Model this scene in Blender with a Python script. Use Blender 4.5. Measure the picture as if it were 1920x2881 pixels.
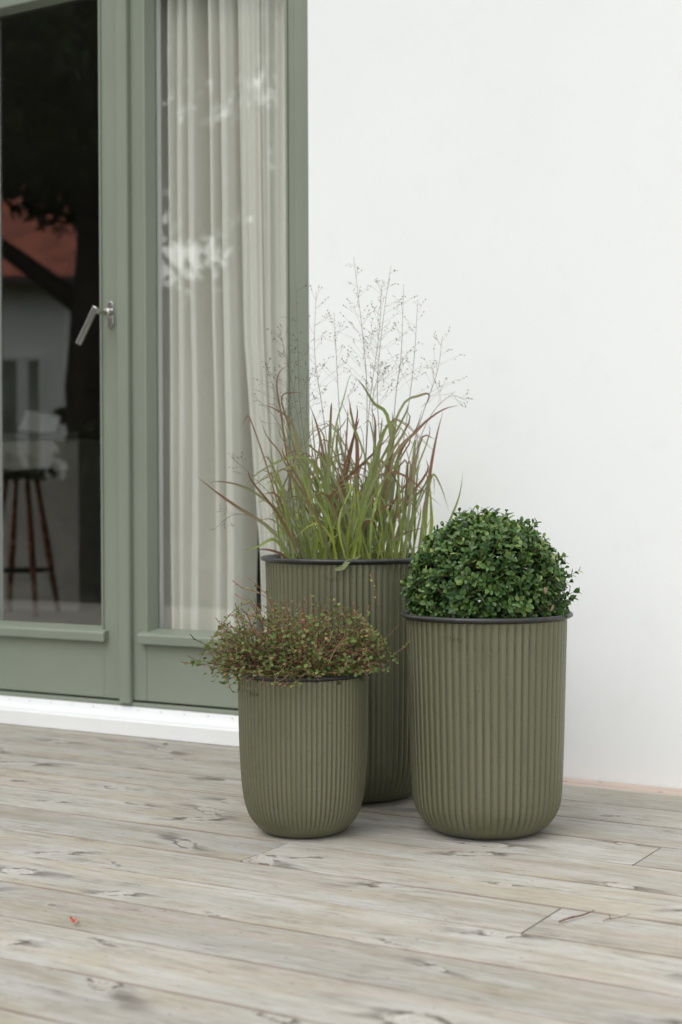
import bpy, math, random
import numpy as np
from mathutils import Matrix, Vector, Quaternion

for o in list(bpy.data.objects):
    bpy.data.objects.remove(o)
SC = bpy.context.scene
COL = SC.collection
R = math.radians
rnd = random.Random(7)
rng = np.random.default_rng(11)

# ------------------------------------------------------------------ camera
H = 0.6
YAW, PIT, ROL = -0.53335, 0.010903, -0.0043316
fwd = Vector((math.sin(YAW) * math.cos(PIT), math.cos(YAW) * math.cos(PIT), -math.sin(PIT)))
r0 = Vector((math.cos(YAW), -math.sin(YAW), 0))
u0 = r0.cross(fwd)
rgt = r0 * math.cos(ROL) + u0 * math.sin(ROL)
upv = rgt.cross(fwd)
cam = bpy.data.cameras.new('camera')
cam.sensor_fit = 'HORIZONTAL'
cam.sensor_width = 24.0
cam.lens = 52.6
cam.clip_start = 0.05
cam.clip_end = 2000
cam.dof.use_dof = True
cam.dof.focus_distance = 2.60
cam.dof.aperture_fstop = 4.0
cam.dof.aperture_blades = 9
camo = bpy.data.objects.new('camera', cam)
COL.objects.link(camo)
camo.matrix_world = Matrix(((rgt.x, upv.x, -fwd.x, 0), (rgt.y, upv.y, -fwd.y, 0), (rgt.z, upv.z, -fwd.z, H), (0, 0, 0, 1)))
SC.camera = camo

# ------------------------------------------------------------------ world, sun, exposure
SUN_EL, SUN_AZ = R(52), R(200)      # azimuth clockwise from +Y: behind the camera
w = bpy.data.worlds.new('World')
SC.world = w
w.use_nodes = True
nt = w.node_tree
nt.nodes.clear()
sky = nt.nodes.new('ShaderNodeTexSky')
sky.sky_type = 'NISHITA'
sky.sun_disc = False
sky.sun_elevation = SUN_EL
sky.sun_rotation = SUN_AZ
sky.air_density = 1.0
sky.dust_density = 4.0
hs = nt.nodes.new('ShaderNodeHueSaturation')
hs.inputs['Saturation'].default_value = 0.16
mxw = nt.nodes.new('ShaderNodeMix')
mxw.data_type = 'RGBA'
mxw.inputs[0].default_value = 0.55
mxw.inputs[7].default_value = (10.7, 10.9, 11.1, 1)      # even cloud cover
bg = nt.nodes.new('ShaderNodeBackground')
bg.inputs['Strength'].default_value = 0.10
wo = nt.nodes.new('ShaderNodeOutputWorld')
nt.links.new(sky.outputs[0], hs.inputs['Color'])
nt.links.new(hs.outputs[0], mxw.inputs[6])
nt.links.new(mxw.outputs[2], bg.inputs['Color'])
nt.links.new(bg.outputs[0], wo.inputs['Surface'])
sun = bpy.data.lights.new('sun', 'SUN')
sun.energy = 0.6
sun.angle = R(50)
sun.color = (1.0, 0.98, 0.955)
suno = bpy.data.objects.new('sun', sun)
COL.objects.link(suno)
sd = Vector((math.sin(SUN_AZ) * math.cos(SUN_EL), math.cos(SUN_AZ) * math.cos(SUN_EL), math.sin(SUN_EL)))
suno.rotation_euler = sd.to_track_quat('Z', 'Y').to_euler()
SC.view_settings.view_transform = 'Standard'
SC.view_settings.look = 'None'
SC.view_settings.gamma = 1.0
SC.view_settings.use_curve_mapping = False
SC.view_settings.exposure = 0.80
SC.render.engine = 'CYCLES'
SC.cycles.max_bounces = 10
SC.cycles.transparent_max_bounces = 16
SC.cycles.caustics_reflective = False
SC.cycles.caustics_refractive = False


# ------------------------------------------------------------------ node helpers
class G:
    """small builder for node materials"""
    def __init__(self, name):
        self.m = bpy.data.materials.new(name)
        self.m.use_nodes = True
        self.nt = self.m.node_tree
        self.nt.nodes.clear()
        self.out = self.nt.nodes.new('ShaderNodeOutputMaterial')

    def n(self, typ, **kw):
        nd = self.nt.nodes.new(typ)
        for k, v in kw.items():
            setattr(nd, k, v)
        return nd

    def put(self, sock, v):
        if isinstance(v, bpy.types.NodeSocket):
            self.nt.links.new(v, sock)
        elif v is not None:
            if sock.type == 'RGBA' and len(v) == 3:
                v = (*v, 1)
            sock.default_value = v

    def math(self, op, a, b=None, c=None, clamp=False):
        nd = self.n('ShaderNodeMath', operation=op, use_clamp=clamp)
        for i, v in enumerate((a, b, c)):
            if v is not None:
                self.put(nd.inputs[i], v)
        return nd.outputs[0]

    def comb(self, x, y, z=0.0):
        nd = self.n('ShaderNodeCombineXYZ')
        for i, v in enumerate((x, y, z)):
            self.put(nd.inputs[i], v)
        return nd.outputs[0]

    def sep(self, v):
        nd = self.n('ShaderNodeSeparateXYZ')
        self.put(nd.inputs[0], v)
        return nd.outputs

    def noise(self, vec, scale=5.0, detail=4.0, rough=0.55, dims='3D', dist=0.0):
        nd = self.n('ShaderNodeTexNoise', noise_dimensions=dims)
        self.put(nd.inputs['Vector'], vec)
        nd.inputs['Scale'].default_value = scale
        nd.inputs['Detail'].default_value = detail
        nd.inputs['Roughness'].default_value = rough
        nd.inputs['Distortion'].default_value = dist
        return nd.outputs['Fac']

    def ramp(self, f, a, b, lo=0.0, hi=1.0, smooth=True):
        nd = self.n('ShaderNodeMapRange', interpolation_type='SMOOTHSTEP' if smooth else 'LINEAR')
        self.put(nd.inputs[0], f)
        for i, v in zip((1, 2, 3, 4), (a, b, lo, hi)):
            self.put(nd.inputs[i], v)
        return nd.outputs[0]

    def mix(self, f, a, b, mode='MIX'):
        nd = self.n('ShaderNodeMix', data_type='RGBA', blend_type=mode)
        self.put(nd.inputs[0], f)
        self.put(nd.inputs[6], a)
        self.put(nd.inputs[7], b)
        return nd.outputs[2]

    def bump(self, h, strength=0.3, dist=0.01):
        nd = self.n('ShaderNodeBump')
        nd.inputs['Strength'].default_value = strength
        nd.inputs['Distance'].default_value = dist
        self.put(nd.inputs['Height'], h)
        return nd.outputs[0]

    def pbr(self, col, rough=0.6, normal=None, metal=0.0, spec=0.5, sheen=0.0, coat=0.0):
        p = self.n('ShaderNodeBsdfPrincipled')
        self.put(p.inputs['Base Color'], col)
        self.put(p.inputs['Roughness'], rough)
        self.put(p.inputs['Metallic'], metal)
        self.put(p.inputs['Specular IOR Level'], spec)
        self.put(p.inputs['Sheen Weight'], sheen)
        self.put(p.inputs['Coat Weight'], coat)
        if normal is not None:
            self.put(p.inputs['Normal'], normal)
        return p.outputs[0]

    def end(self, sh):
        self.nt.links.new(sh, self.out.inputs['Surface'])
        return self.m

    def obj(self):
        return self.n('ShaderNodeTexCoord').outputs['Object']

    def attr(self, name, out='Color'):
        return self.n('ShaderNodeAttribute', attribute_name=name).outputs[out]

    def rand(self):
        return self.n('ShaderNodeObjectInfo').outputs['Random']


def plain(name, col, rough=0.6, var=0.06, scale=6.0, bump=0.0, metal=0.0, spec=0.5, bscale=40.0):
    g = G(name)
    c = g.obj()
    f = g.noise(c, scale, 5.0)
    k = tuple(v * (1 - var * 2) for v in col)
    l = tuple(min(1, v * (1 + var * 2)) for v in col)
    cc = g.mix(g.ramp(f, 0.3, 0.7), k, l)
    nrm = g.bump(g.noise(c, bscale, 4.0), bump, 0.003) if bump else None
    return g.end(g.pbr(cc, rough, nrm, metal, spec))


def mat_wall():
    g = G('wall_plaster')
    c = g.obj()
    f = g.noise(c, 0.9, 4.0)
    col = g.mix(g.ramp(f, 0.3, 0.7), (0.80, 0.815, 0.81), (0.835, 0.85, 0.845))
    f2 = g.noise(c, 14.0, 5.0, 0.6)
    col = g.mix(g.ramp(f2, 0.52, 0.75, 0.0, 0.18), col, (0.74, 0.745, 0.73))
    hgt = g.math('ADD', g.noise(c, 55.0, 5.0, 0.6), g.math('MULTIPLY', g.noise(c, 7.0, 3.0), 2.0))
    return g.end(g.pbr(col, 0.88, g.bump(hgt, 0.07, 0.003), spec=0.2))


def mat_wood():
    """weathered pale softwood; local x runs along the plank, local y across it"""
    g = G('weathered_wood')
    x, y, z = g.sep(g.obj())
    rn = g.rand()
    X = g.math('ADD', x, g.math('MULTIPLY', rn, 37.0))
    Y = g.math('ADD', y, g.math('MULTIPLY', rn, 11.3))
    # slow meander of the grain
    wob = g.noise(g.comb(g.math('MULTIPLY', X, 1.6), g.math('MULTIPLY', Y, 5.0)), 1.0, 2.0)
    Yw = g.math('MULTIPLY_ADD', g.math('SUBTRACT', wob, 0.5), 0.055, Y)
    SX, SY = 3.6, 8.0
    vor = g.n('ShaderNodeTexVoronoi', voronoi_dimensions='2D', feature='F1')
    vor.inputs['Scale'].default_value = 1.0
    vor.inputs['Randomness'].default_value = 0.95
    g.put(vor.inputs['Vector'], g.comb(g.math('MULTIPLY', X, SX), g.math('MULTIPLY', Y, SY)))
    px, py, pz = g.sep(vor.outputs['Position'])
    cr, cg, cb = g.sep(vor.outputs['Color'])
    dx = g.math('SUBTRACT', X, g.math('DIVIDE', px, SX))
    dy = g.math('SUBTRACT', Y, g.math('DIVIDE', py, SY))
    has = g.ramp(cg, 0.26, 0.30)
    rad = g.math('MULTIPLY', has, g.math('MULTIPLY_ADD', g.math('POWER', cr, 2.0), 0.021, 0.0045))
    # every knot gets its own slant, stretch and ragged outline
    warp = g.n('ShaderNodeTexNoise', noise_dimensions='2D')
    warp.inputs['Scale'].default_value = 42.0
    warp.inputs['Detail'].default_value = 3.0
    g.put(warp.inputs['Vector'], g.comb(X, g.math('MULTIPLY', Y, 1.6)))
    wr, wg, wb = g.sep(warp.outputs['Color'])
    kdx = g.math('MULTIPLY_ADD', g.math('SUBTRACT', wr, 0.5), 0.030, dx)
    kdy = g.math('MULTIPLY_ADD', g.math('SUBTRACT', wg, 0.5), 0.014, dy)
    skew = g.math('MULTIPLY', g.math('SUBTRACT', cb, 0.5), 1.3)
    kdys = g.math('MULTIPLY_ADD', kdx, skew, kdy)
    dys = g.math('MULTIPLY_ADD', dx, skew, dy)
    stretch = g.math('MULTIPLY_ADD', cb, 0.40, 0.10)
    r2 = g.math('MULTIPLY', rad, rad)
    q2 = g.math('ADD', g.math('MULTIPLY', g.math('MULTIPLY', dx, dx), 0.16), g.math('MULTIPLY', dys, dys))
    fall = g.math('DIVIDE', g.math('MULTIPLY', r2, 1.15), g.math('ADD', q2, g.math('MULTIPLY_ADD', r2, 0.12, 1e-7)))
    fall = g.math('MINIMUM', fall, 1.6)
    edge = g.ramp(vor.outputs['Distance'], 0.25, 0.55, 1.0, 0.0)
    flow = g.math('MULTIPLY', g.math('MULTIPLY', dys, fall), edge)
    psi = g.math('SUBTRACT', Yw, flow)
    gx = X
    def band(sx, sy, zo, det, ro, src=psi):
        return g.noise(g.comb(g.math('MULTIPLY', gx, sx), g.math('MULTIPLY', src, sy), g.math('MULTIPLY_ADD', rn, 3.0, zo)), 1.0, det, ro)
    g0 = band(0.9, 12.0, 1.0, 3.0, 0.6)
    g1 = band(2.4, 34.0, 2.0, 4.0, 0.62)
    g2 = band(6.0, 110.0, 3.0, 4.0, 0.65)
    g3 = band(16.0, 420.0, 4.0, 3.0, 0.65)
    blotch = band(3.4, 16.0, 5.0, 6.0, 0.66)
    blot2 = band(8.5, 20.0, 6.0, 6.0, 0.72, Y)
    blot3 = band(1.7, 10.0, 7.0, 5.0, 0.62)
    dash = band(4.2, 62.0, 9.0, 3.0, 0.55)
    g4 = band(34.0, 300.0, 14.0, 5.0, 0.75)
    stain = band(9.0, 24.0, 16.0, 6.0, 0.7)
    PALE, WARM, ROSE, GREY, DARK = (0.435, 0.423, 0.388), (0.385, 0.347, 0.272), (0.405, 0.338, 0.295), (0.300, 0.283, 0.242), (0.115, 0.096, 0.070)
    col = g.mix(g.ramp(blotch, 0.40, 0.64), PALE, WARM)
    col = g.mix(g.ramp(blot3, 0.52, 0.70, 0.0, 0.75), col, ROSE)
    col = g.mix(g.ramp(g0, 0.48, 0.66, 0.0, 0.5), col, GREY)
    col = g.mix(g.ramp(stain, 0.50, 0.70, 0.0, 0.6), col, (0.315, 0.282, 0.222))
    col = g.mix(g.ramp(stain, 0.46, 0.30, 0.0, 0.45), col, (0.47, 0.465, 0.445))
    col = g.mix(g.ramp(g1, 0.54, 0.72, 0.0, 0.36), col, (0.245, 0.223, 0.182))
    col = g.mix(g.ramp(g1, 0.44, 0.30, 0.0, 0.28), col, (0.48, 0.472, 0.445))
    col = g.mix(g.ramp(g2, 0.52, 0.76, 0.0, 0.62), col, (0.225, 0.203, 0.165))
    col = g.mix(g.ramp(g2, 0.46, 0.26, 0.0, 0.4), col, (0.49, 0.482, 0.458))
    col = g.mix(g.ramp(g3, 0.50, 0.76, 0.0, 0.65), col, (0.20, 0.176, 0.138))
    col = g.mix(g.ramp(g4, 0.50, 0.70, 0.0, 0.45), col, (0.20, 0.178, 0.142))
    col = g.mix(g.ramp(g4, 0.46, 0.30, 0.0, 0.35), col, (0.52, 0.512, 0.49))
    # mildew patches drawn out along the grain
    fib = g.math('MULTIPLY_ADD', g2, 0.55, g.math('MULTIPLY', g3, 0.45))
    mil = g.math('MULTIPLY', g.ramp(blot2, 0.50, 0.70), g.ramp(fib, 0.36, 0.60))
    col = g.mix(g.math('MULTIPLY', mil, 0.55), col, DARK)
    ds = g.math('MULTIPLY', g.ramp(dash, 0.66, 0.76), g.ramp(blot2, 0.42, 0.55))
    col = g.mix(g.math('MULTIPLY', ds, 0.65), col, (0.15, 0.115, 0.088))
    # knots: pale ragged core, broken dark rim, dark wedges before and after along the grain
    dr = g.math('SQRT', g.math('ADD', g.math('MULTIPLY', g.math('MULTIPLY', kdx, kdx), stretch), g.math('MULTIPLY', kdys, kdys)))
    rel = g.math('DIVIDE', dr, g.math('ADD', rad, 1e-4))
    core = g.math('MULTIPLY', g.ramp(rel, 0.85, 1.0, 1.0, 0.0), has)
    brk = g.ramp(wb, 0.46, 0.58)
    ringm = g.math('MULTIPLY', g.math('MULTIPLY', g.math('MULTIPLY', g.ramp(rel, 0.82, 1.02), g.ramp(rel, 1.08, 1.55, 1.0, 0.0)), has), brk)
    adx = g.math('DIVIDE', g.math('ABSOLUTE', kdx), g.math('ADD', rad, 1e-4))
    ady = g.math('DIVIDE', g.math('ABSOLUTE', kdys), g.math('ADD', rad, 1e-4))
    wedge = g.math('MULTIPLY', g.math('MULTIPLY', g.ramp(adx, 1.4, 2.3), g.ramp(adx, 2.6, 7.5, 1.0, 0.0)), g.ramp(ady, 0.3, 1.7, 1.0, 0.0))
    wedge = g.math('MULTIPLY', g.math('MULTIPLY', wedge, has), g.ramp(band(7.0, 45.0, 12.0, 4.0, 0.6, Y), 0.36, 0.56))
    halo = g.math('MULTIPLY', g.math('MULTIPLY', g.ramp(rel, 1.0, 1.3), g.ramp(rel, 1.6, 3.2, 1.0, 0.0)), has)
    corec = g.mix(g.ramp(g.math('SINE', g.math('MULTIPLY', rel, 17.0)), -0.2, 0.9), (0.46, 0.448, 0.42), (0.345, 0.318, 0.27))
    corec = g.mix(g.ramp(cr, 0.45, 0.2), corec, (0.20, 0.165, 0.13))
    col = g.mix(g.math('MULTIPLY', halo, 0.3), col, (0.48, 0.472, 0.445))
    col = g.mix(g.math('MULTIPLY', core, 0.75), col, corec)
    col = g.mix(g.math('MULTIPLY', ringm, 0.8), col, (0.085, 0.068, 0.052))
    col = g.mix(g.math('MULTIPLY', wedge, 0.72), col, (0.085, 0.072, 0.056))
    tone = g.math('MULTIPLY_ADD', g.math('FRACT', g.math('MULTIPLY', rn, 91.7)), 0.16, 0.93)
    col = g.mix(1.0, col, g.comb(tone, tone, tone), 'MULTIPLY')
    # dirt worked into the long edges of each plank
    ey = g.math('ABSOLUTE', g.math('SUBTRACT', y, 0.0725))
    ed = g.ramp(g.math('MULTIPLY_ADD', g.math('SUBTRACT', blotch, 0.5), 0.008, ey), 0.0692, 0.0722)
    col = g.mix(g.math('MULTIPLY', ed, 0.7), col, (0.16, 0.11, 0.075))
    spk = g.n('ShaderNodeTexVoronoi', voronoi_dimensions='2D', feature='F1')
    spk.inputs['Scale'].default_value = 26.0
    g.put(spk.inputs['Vector'], g.comb(X, g.math('MULTIPLY', Y, 1.2)))
    sr, sg, sb = g.sep(spk.outputs['Color'])
    spm = g.math('MULTIPLY', g.ramp(spk.outputs['Distance'], 0.03, 0.075, 1.0, 0.0), g.ramp(sr, 0.9, 0.91))
    col = g.mix(g.math('MULTIPLY', spm, 0.7), col, (0.10, 0.08, 0.06))
    hgt = g.math('ADD', g.math('MULTIPLY', g2, 0.8), g.math('ADD', g.math('MULTIPLY', g4, 0.7), g.math('MULTIPLY', core, 0.8)))
    rough = g.ramp(g2, 0.3, 0.7, 0.55, 0.78)
    return g.end(g.pbr(col, rough, g.bump(hgt, 0.6, 0.0022), spec=0.35))


def mat_pink_wood():
    g = G('fresh_pine')
    x, y, z = g.sep(g.obj())
    f = g.noise(g.comb(g.math('MULTIPLY', x, 3.0), g.math('MULTIPLY', y, 60.0)), 1.0, 5.0)
    col = g.mix(g.ramp(f, 0.35, 0.7), (0.54, 0.44, 0.375), (0.43, 0.345, 0.285))
    v = g.n('ShaderNodeTexVoronoi', voronoi_dimensions='2D')
    v.inputs['Scale'].default_value = 9.0
    g.put(v.inputs['Vector'], g.comb(x, y))
    col = g.mix(g.ramp(v.outputs['Distance'], 0.03, 0.06, 0.7, 0.0), col, (0.12, 0.09, 0.07))
    return g.end(g.pbr(col, 0.65, g.bump(f, 0.2, 0.002)))


def mat_pot():
    """painted zinc with a darker brushed patina showing between the ribs"""
    g = G('olive_ribbed_metal')
    c = g.obj()
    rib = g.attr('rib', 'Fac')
    x, y, z = g.sep(c)
    sp = g.noise(c, 900.0, 2.0, 0.7)
    sp2 = g.noise(c, 260.0, 3.0, 0.7)
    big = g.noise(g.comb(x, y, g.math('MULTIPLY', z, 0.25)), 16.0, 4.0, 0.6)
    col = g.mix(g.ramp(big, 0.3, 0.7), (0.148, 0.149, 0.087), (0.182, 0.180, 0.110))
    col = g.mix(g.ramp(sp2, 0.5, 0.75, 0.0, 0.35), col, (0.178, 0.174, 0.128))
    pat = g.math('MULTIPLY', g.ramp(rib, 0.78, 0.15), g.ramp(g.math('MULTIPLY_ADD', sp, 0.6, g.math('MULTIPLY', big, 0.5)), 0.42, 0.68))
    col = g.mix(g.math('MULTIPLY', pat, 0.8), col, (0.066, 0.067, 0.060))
    dots = g.noise(c, 420.0, 0.0)
    col = g.mix(g.ramp(dots, 0.74, 0.80, 0.0, 0.5), col, (0.035, 0.03, 0.024))
    wear = g.noise(g.comb(x, y, g.math('MULTIPLY', z, 0.5)), 34.0, 6.0, 0.7)
    col = g.mix(g.ramp(wear, 0.52, 0.72, 0.0, 0.3), col, (0.098, 0.100, 0.078))
    hgt = g.math('ADD', g.math('MULTIPLY', sp, 0.5), sp2)
    return g.end(g.pbr(col, g.ramp(sp2, 0.3, 0.7, 0.32, 0.5), g.bump(hgt, 0.12, 0.001), metal=0.4, spec=0.45))


def mat_leaf(name, stops, rough=0.4, trans=0.22, vein=0.0, spec=0.5):
    """stops: colours along attribute 'tint' (0..1)"""
    g = G(name)
    t = g.attr('tint', 'Fac')
    nd = g.n('ShaderNodeValToRGB')
    el = nd.color_ramp.elements
    while len(el) < len(stops):
        el.new(0.5)
    for e, (p, c) in zip(el, stops):
        e.position = p
        e.color = (*c, 1)
    c = g.obj()
    f = g.noise(c, 180.0, 3.0)
    g.put(nd.inputs[0], g.math('MULTIPLY_ADD', g.math('SUBTRACT', f, 0.5), 0.18, t))
    col = nd.outputs[0]
    p = g.pbr(col, rough, None, spec=spec)
    tr = g.n('ShaderNodeBsdfTranslucent')
    g.put(tr.inputs[0], g.mix(1.0, col, (1.25, 1.3, 0.6), 'MULTIPLY'))
    ms = g.n('ShaderNodeMixShader')
    ms.inputs[0].default_value = trans
    g.nt.links.new(p, ms.inputs[1])
    g.nt.links.new(tr.outputs[0], ms.inputs[2])
    return g.end(ms.outputs[0])


def mat_glass():
    g = G('door_glass')
    geo = g.n('ShaderNodeNewGeometry')
    dt = g.n('ShaderNodeVectorMath', operation='DOT_PRODUCT')
    g.put(dt.inputs[0], geo.outputs['Incoming'])
    g.put(dt.inputs[1], geo.outputs['Normal'])
    cosv = g.math('ABSOLUTE', dt.outputs['Value'])
    fac = g.math('MULTIPLY_ADD', g.math('POWER', g.math('SUBTRACT', 1.0, cosv), 5.0), 0.90, 0.10)
    t = g.n('ShaderNodeBsdfTransparent')
    t.inputs[0].default_value = (0.985, 0.99, 0.98, 1)
    gl = g.n('ShaderNodeBsdfGlossy')
    gl.inputs['Roughness'].default_value = 0.0
    gl.inputs[0].default_value = (0.97, 0.97, 0.95, 1)
    ms = g.n('ShaderNodeMixShader')
    g.put(ms.inputs[0], fac)
    g.nt.links.new(t.outputs[0], ms.inputs[1])
    g.nt.links.new(gl.outputs[0], ms.inputs[2])
    return g.end(ms.outputs[0])


def mat_curtain():
    g = G('linen_curtain')
    c = g.obj()
    x, y, z = g.sep(c)
    wv = g.noise(g.comb(g.math('MULTIPLY', x, 700.0), g.math('MULTIPLY', y, 700.0), g.math('MULTIPLY', z, 40.0)), 1.0, 2.0)
    f = g.noise(c, 3.0, 3.0)
    col = g.mix(g.ramp(f, 0.3, 0.7), (0.865, 0.858, 0.79), (0.90, 0.893, 0.828))
    col = g.mix(g.ramp(wv, 0.4, 0.7, 0.0, 0.2), col, (0.8, 0.79, 0.735))
    d = g.pbr(col, 0.95, None, spec=0.1)
    tr = g.n('ShaderNodeBsdfTranslucent')
    g.put(tr.inputs[0], col)
    ms = g.n('ShaderNodeMixShader')
    ms.inputs[0].default_value = 0.08
    g.nt.links.new(d, ms.inputs[1])
    g.nt.links.new(tr.outputs[0], ms.inputs[2])
    return g.end(ms.outputs[0])


def mat_paint():
    g = G('sage_green_paint')
    c = g.obj()
    x, y, z = g.sep(c)
    f = g.noise(c, 2.2, 4.0)
    br = g.noise(g.comb(g.math('MULTIPLY', x, 160.0), g.math('MULTIPLY', y, 160.0), g.math('MULTIPLY', z, 6.0)), 1.0, 3.0)
    col = g.mix(g.ramp(f, 0.3, 0.7), (0.202, 0.231, 0.179), (0.227, 0.256, 0.201))
    return g.end(g.pbr(col, g.ramp(br, 0.3, 0.7, 0.36, 0.5), g.bump(br, 0.10, 0.0008), spec=0.5))


MAT = dict(
    wall=mat_wall(), wood=mat_wood(), pink=mat_pink_wood(), pot=mat_pot(), glass=mat_glass(), curtain=mat_curtain(), paint=mat_paint(),
    rim=plain('anthracite_rim', (0.040, 0.041, 0.041), 0.38, 0.12, 60.0, 0.06, 0.25, bscale=300.0),
    white=plain('white_lacquered_metal', (0.80, 0.81, 0.81), 0.35, 0.01, 3.0),
    steel=plain('brushed_steel', (0.62, 0.61, 0.59), 0.22, 0.04, 30.0, metal=1.0),
    screw=plain('screw_head', (0.58, 0.58, 0.57), 0.4, 0.05, metal=0.6),
    soil=plain('potting_soil', (0.022, 0.016, 0.011), 0.95, 0.4, 60.0, 0.9, bscale=90.0),
    under=plain('joint_dirt', (0.08, 0.056, 0.037), 0.9, 0.3, 30.0),
    box=mat_leaf('boxwood_leaf', [(0.0, (0.024, 0.052, 0.020)), (0.4, (0.050, 0.108, 0.032)), (0.75, (0.115, 0.21, 0.050)), (1.0, (0.30, 0.34, 0.10))], 0.36, 0.2, spec=0.4),
    deadleaf=plain('dry_leaf', (0.30, 0.18, 0.11), 0.6, 0.3, 60.0),
    twigwood=plain('green_twig', (0.20, 0.19, 0.07), 0.6, 0.2, 60.0),
    vine=mat_leaf('vine_leaf', [(0.0, (0.045, 0.062, 0.016)), (0.35, (0.100, 0.155, 0.042)), (0.65, (0.185, 0.24, 0.075)), (0.85, (0.32, 0.25, 0.10)), (1.0, (0.36, 0.19, 0.11))], 0.55, 0.28, spec=0.22),
    vinestem=mat_leaf('vine_stem', [(0.0, (0.050, 0.020, 0.014)), (0.5, (0.17, 0.062, 0.042)), (1.0, (0.46, 0.22, 0.15))], 0.5, 0.05),
    blade=mat_leaf('grass_blade', [(0.0, (0.38, 0.42, 0.09)), (0.3, (0.24, 0.30, 0.11)), (0.52, (0.235, 0.25, 0.16)), (0.74, (0.21, 0.11, 0.075)), (1.0, (0.20, 0.125, 0.13))], 0.55, 0.32, spec=0.25),
    pan=mat_leaf('seed_panicle', [(0.0, (0.17, 0.21, 0.11)), (0.5, (0.19, 0.14, 0.105)), (1.0, (0.075, 0.048, 0.040))], 0.6, 0.1),
    seat=plain('dark_stained_seat', (0.035, 0.018, 0.012), 0.45, 0.2, 20.0),
    teak=plain('reddish_brown_wood', (0.30, 0.11, 0.045), 0.45, 0.2, 25.0),
    iron=plain('dark_iron', (0.03, 0.03, 0.028), 0.5),
    counter=plain('grey_counter_front', (0.56, 0.53, 0.47), 0.6, 0.04),
    worktop=plain('dark_worktop', (0.06, 0.055, 0.05), 0.35, 0.1),
    tray=plain('white_tray', (0.78, 0.77, 0.74), 0.4, 0.01),
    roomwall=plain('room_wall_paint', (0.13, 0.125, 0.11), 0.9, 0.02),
    roomfloor=plain('grey_room_floor', (0.38, 0.365, 0.35), 0.45, 0.1, 3.0),
    shelf=plain('dark_shelf_wood', (0.045, 0.034, 0.026), 0.5, 0.15, 15.0),
    lawn=plain('lawn', (0.035, 0.050, 0.018), 0.9, 0.3, 4.0, 0.8, bscale=30.0),
    bark=plain('dark_bark', (0.035, 0.027, 0.02), 0.9, 0.3, 12.0, 0.9, bscale=20.0),
    tree=mat_leaf('tree_leaf', [(0.0, (0.014, 0.022, 0.007)), (0.6, (0.03, 0.045, 0.013)), (1.0, (0.075, 0.06, 0.014))], 0.5, 0.2),
    tile=plain('red_roof_tile', (0.33, 0.085, 0.045), 0.8, 0.15, 3.0),
    pane=plain('greenish_pane', (0.20, 0.24, 0.18), 0.12, 0.3, 1.5),
    fascia=plain('dark_fascia', (0.05, 0.04, 0.035), 0.6),
    red=plain('red_petal', (0.50, 0.085, 0.045), 0.6, 0.2, 100.0),
    greenbit=plain('green_leaf_scrap', (0.02, 0.10, 0.03), 0.5, 0.2, 100.0),
    drytwig=plain('brown_twig', (0.19, 0.105, 0.075), 0.7, 0.3, 120.0),
)


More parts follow.
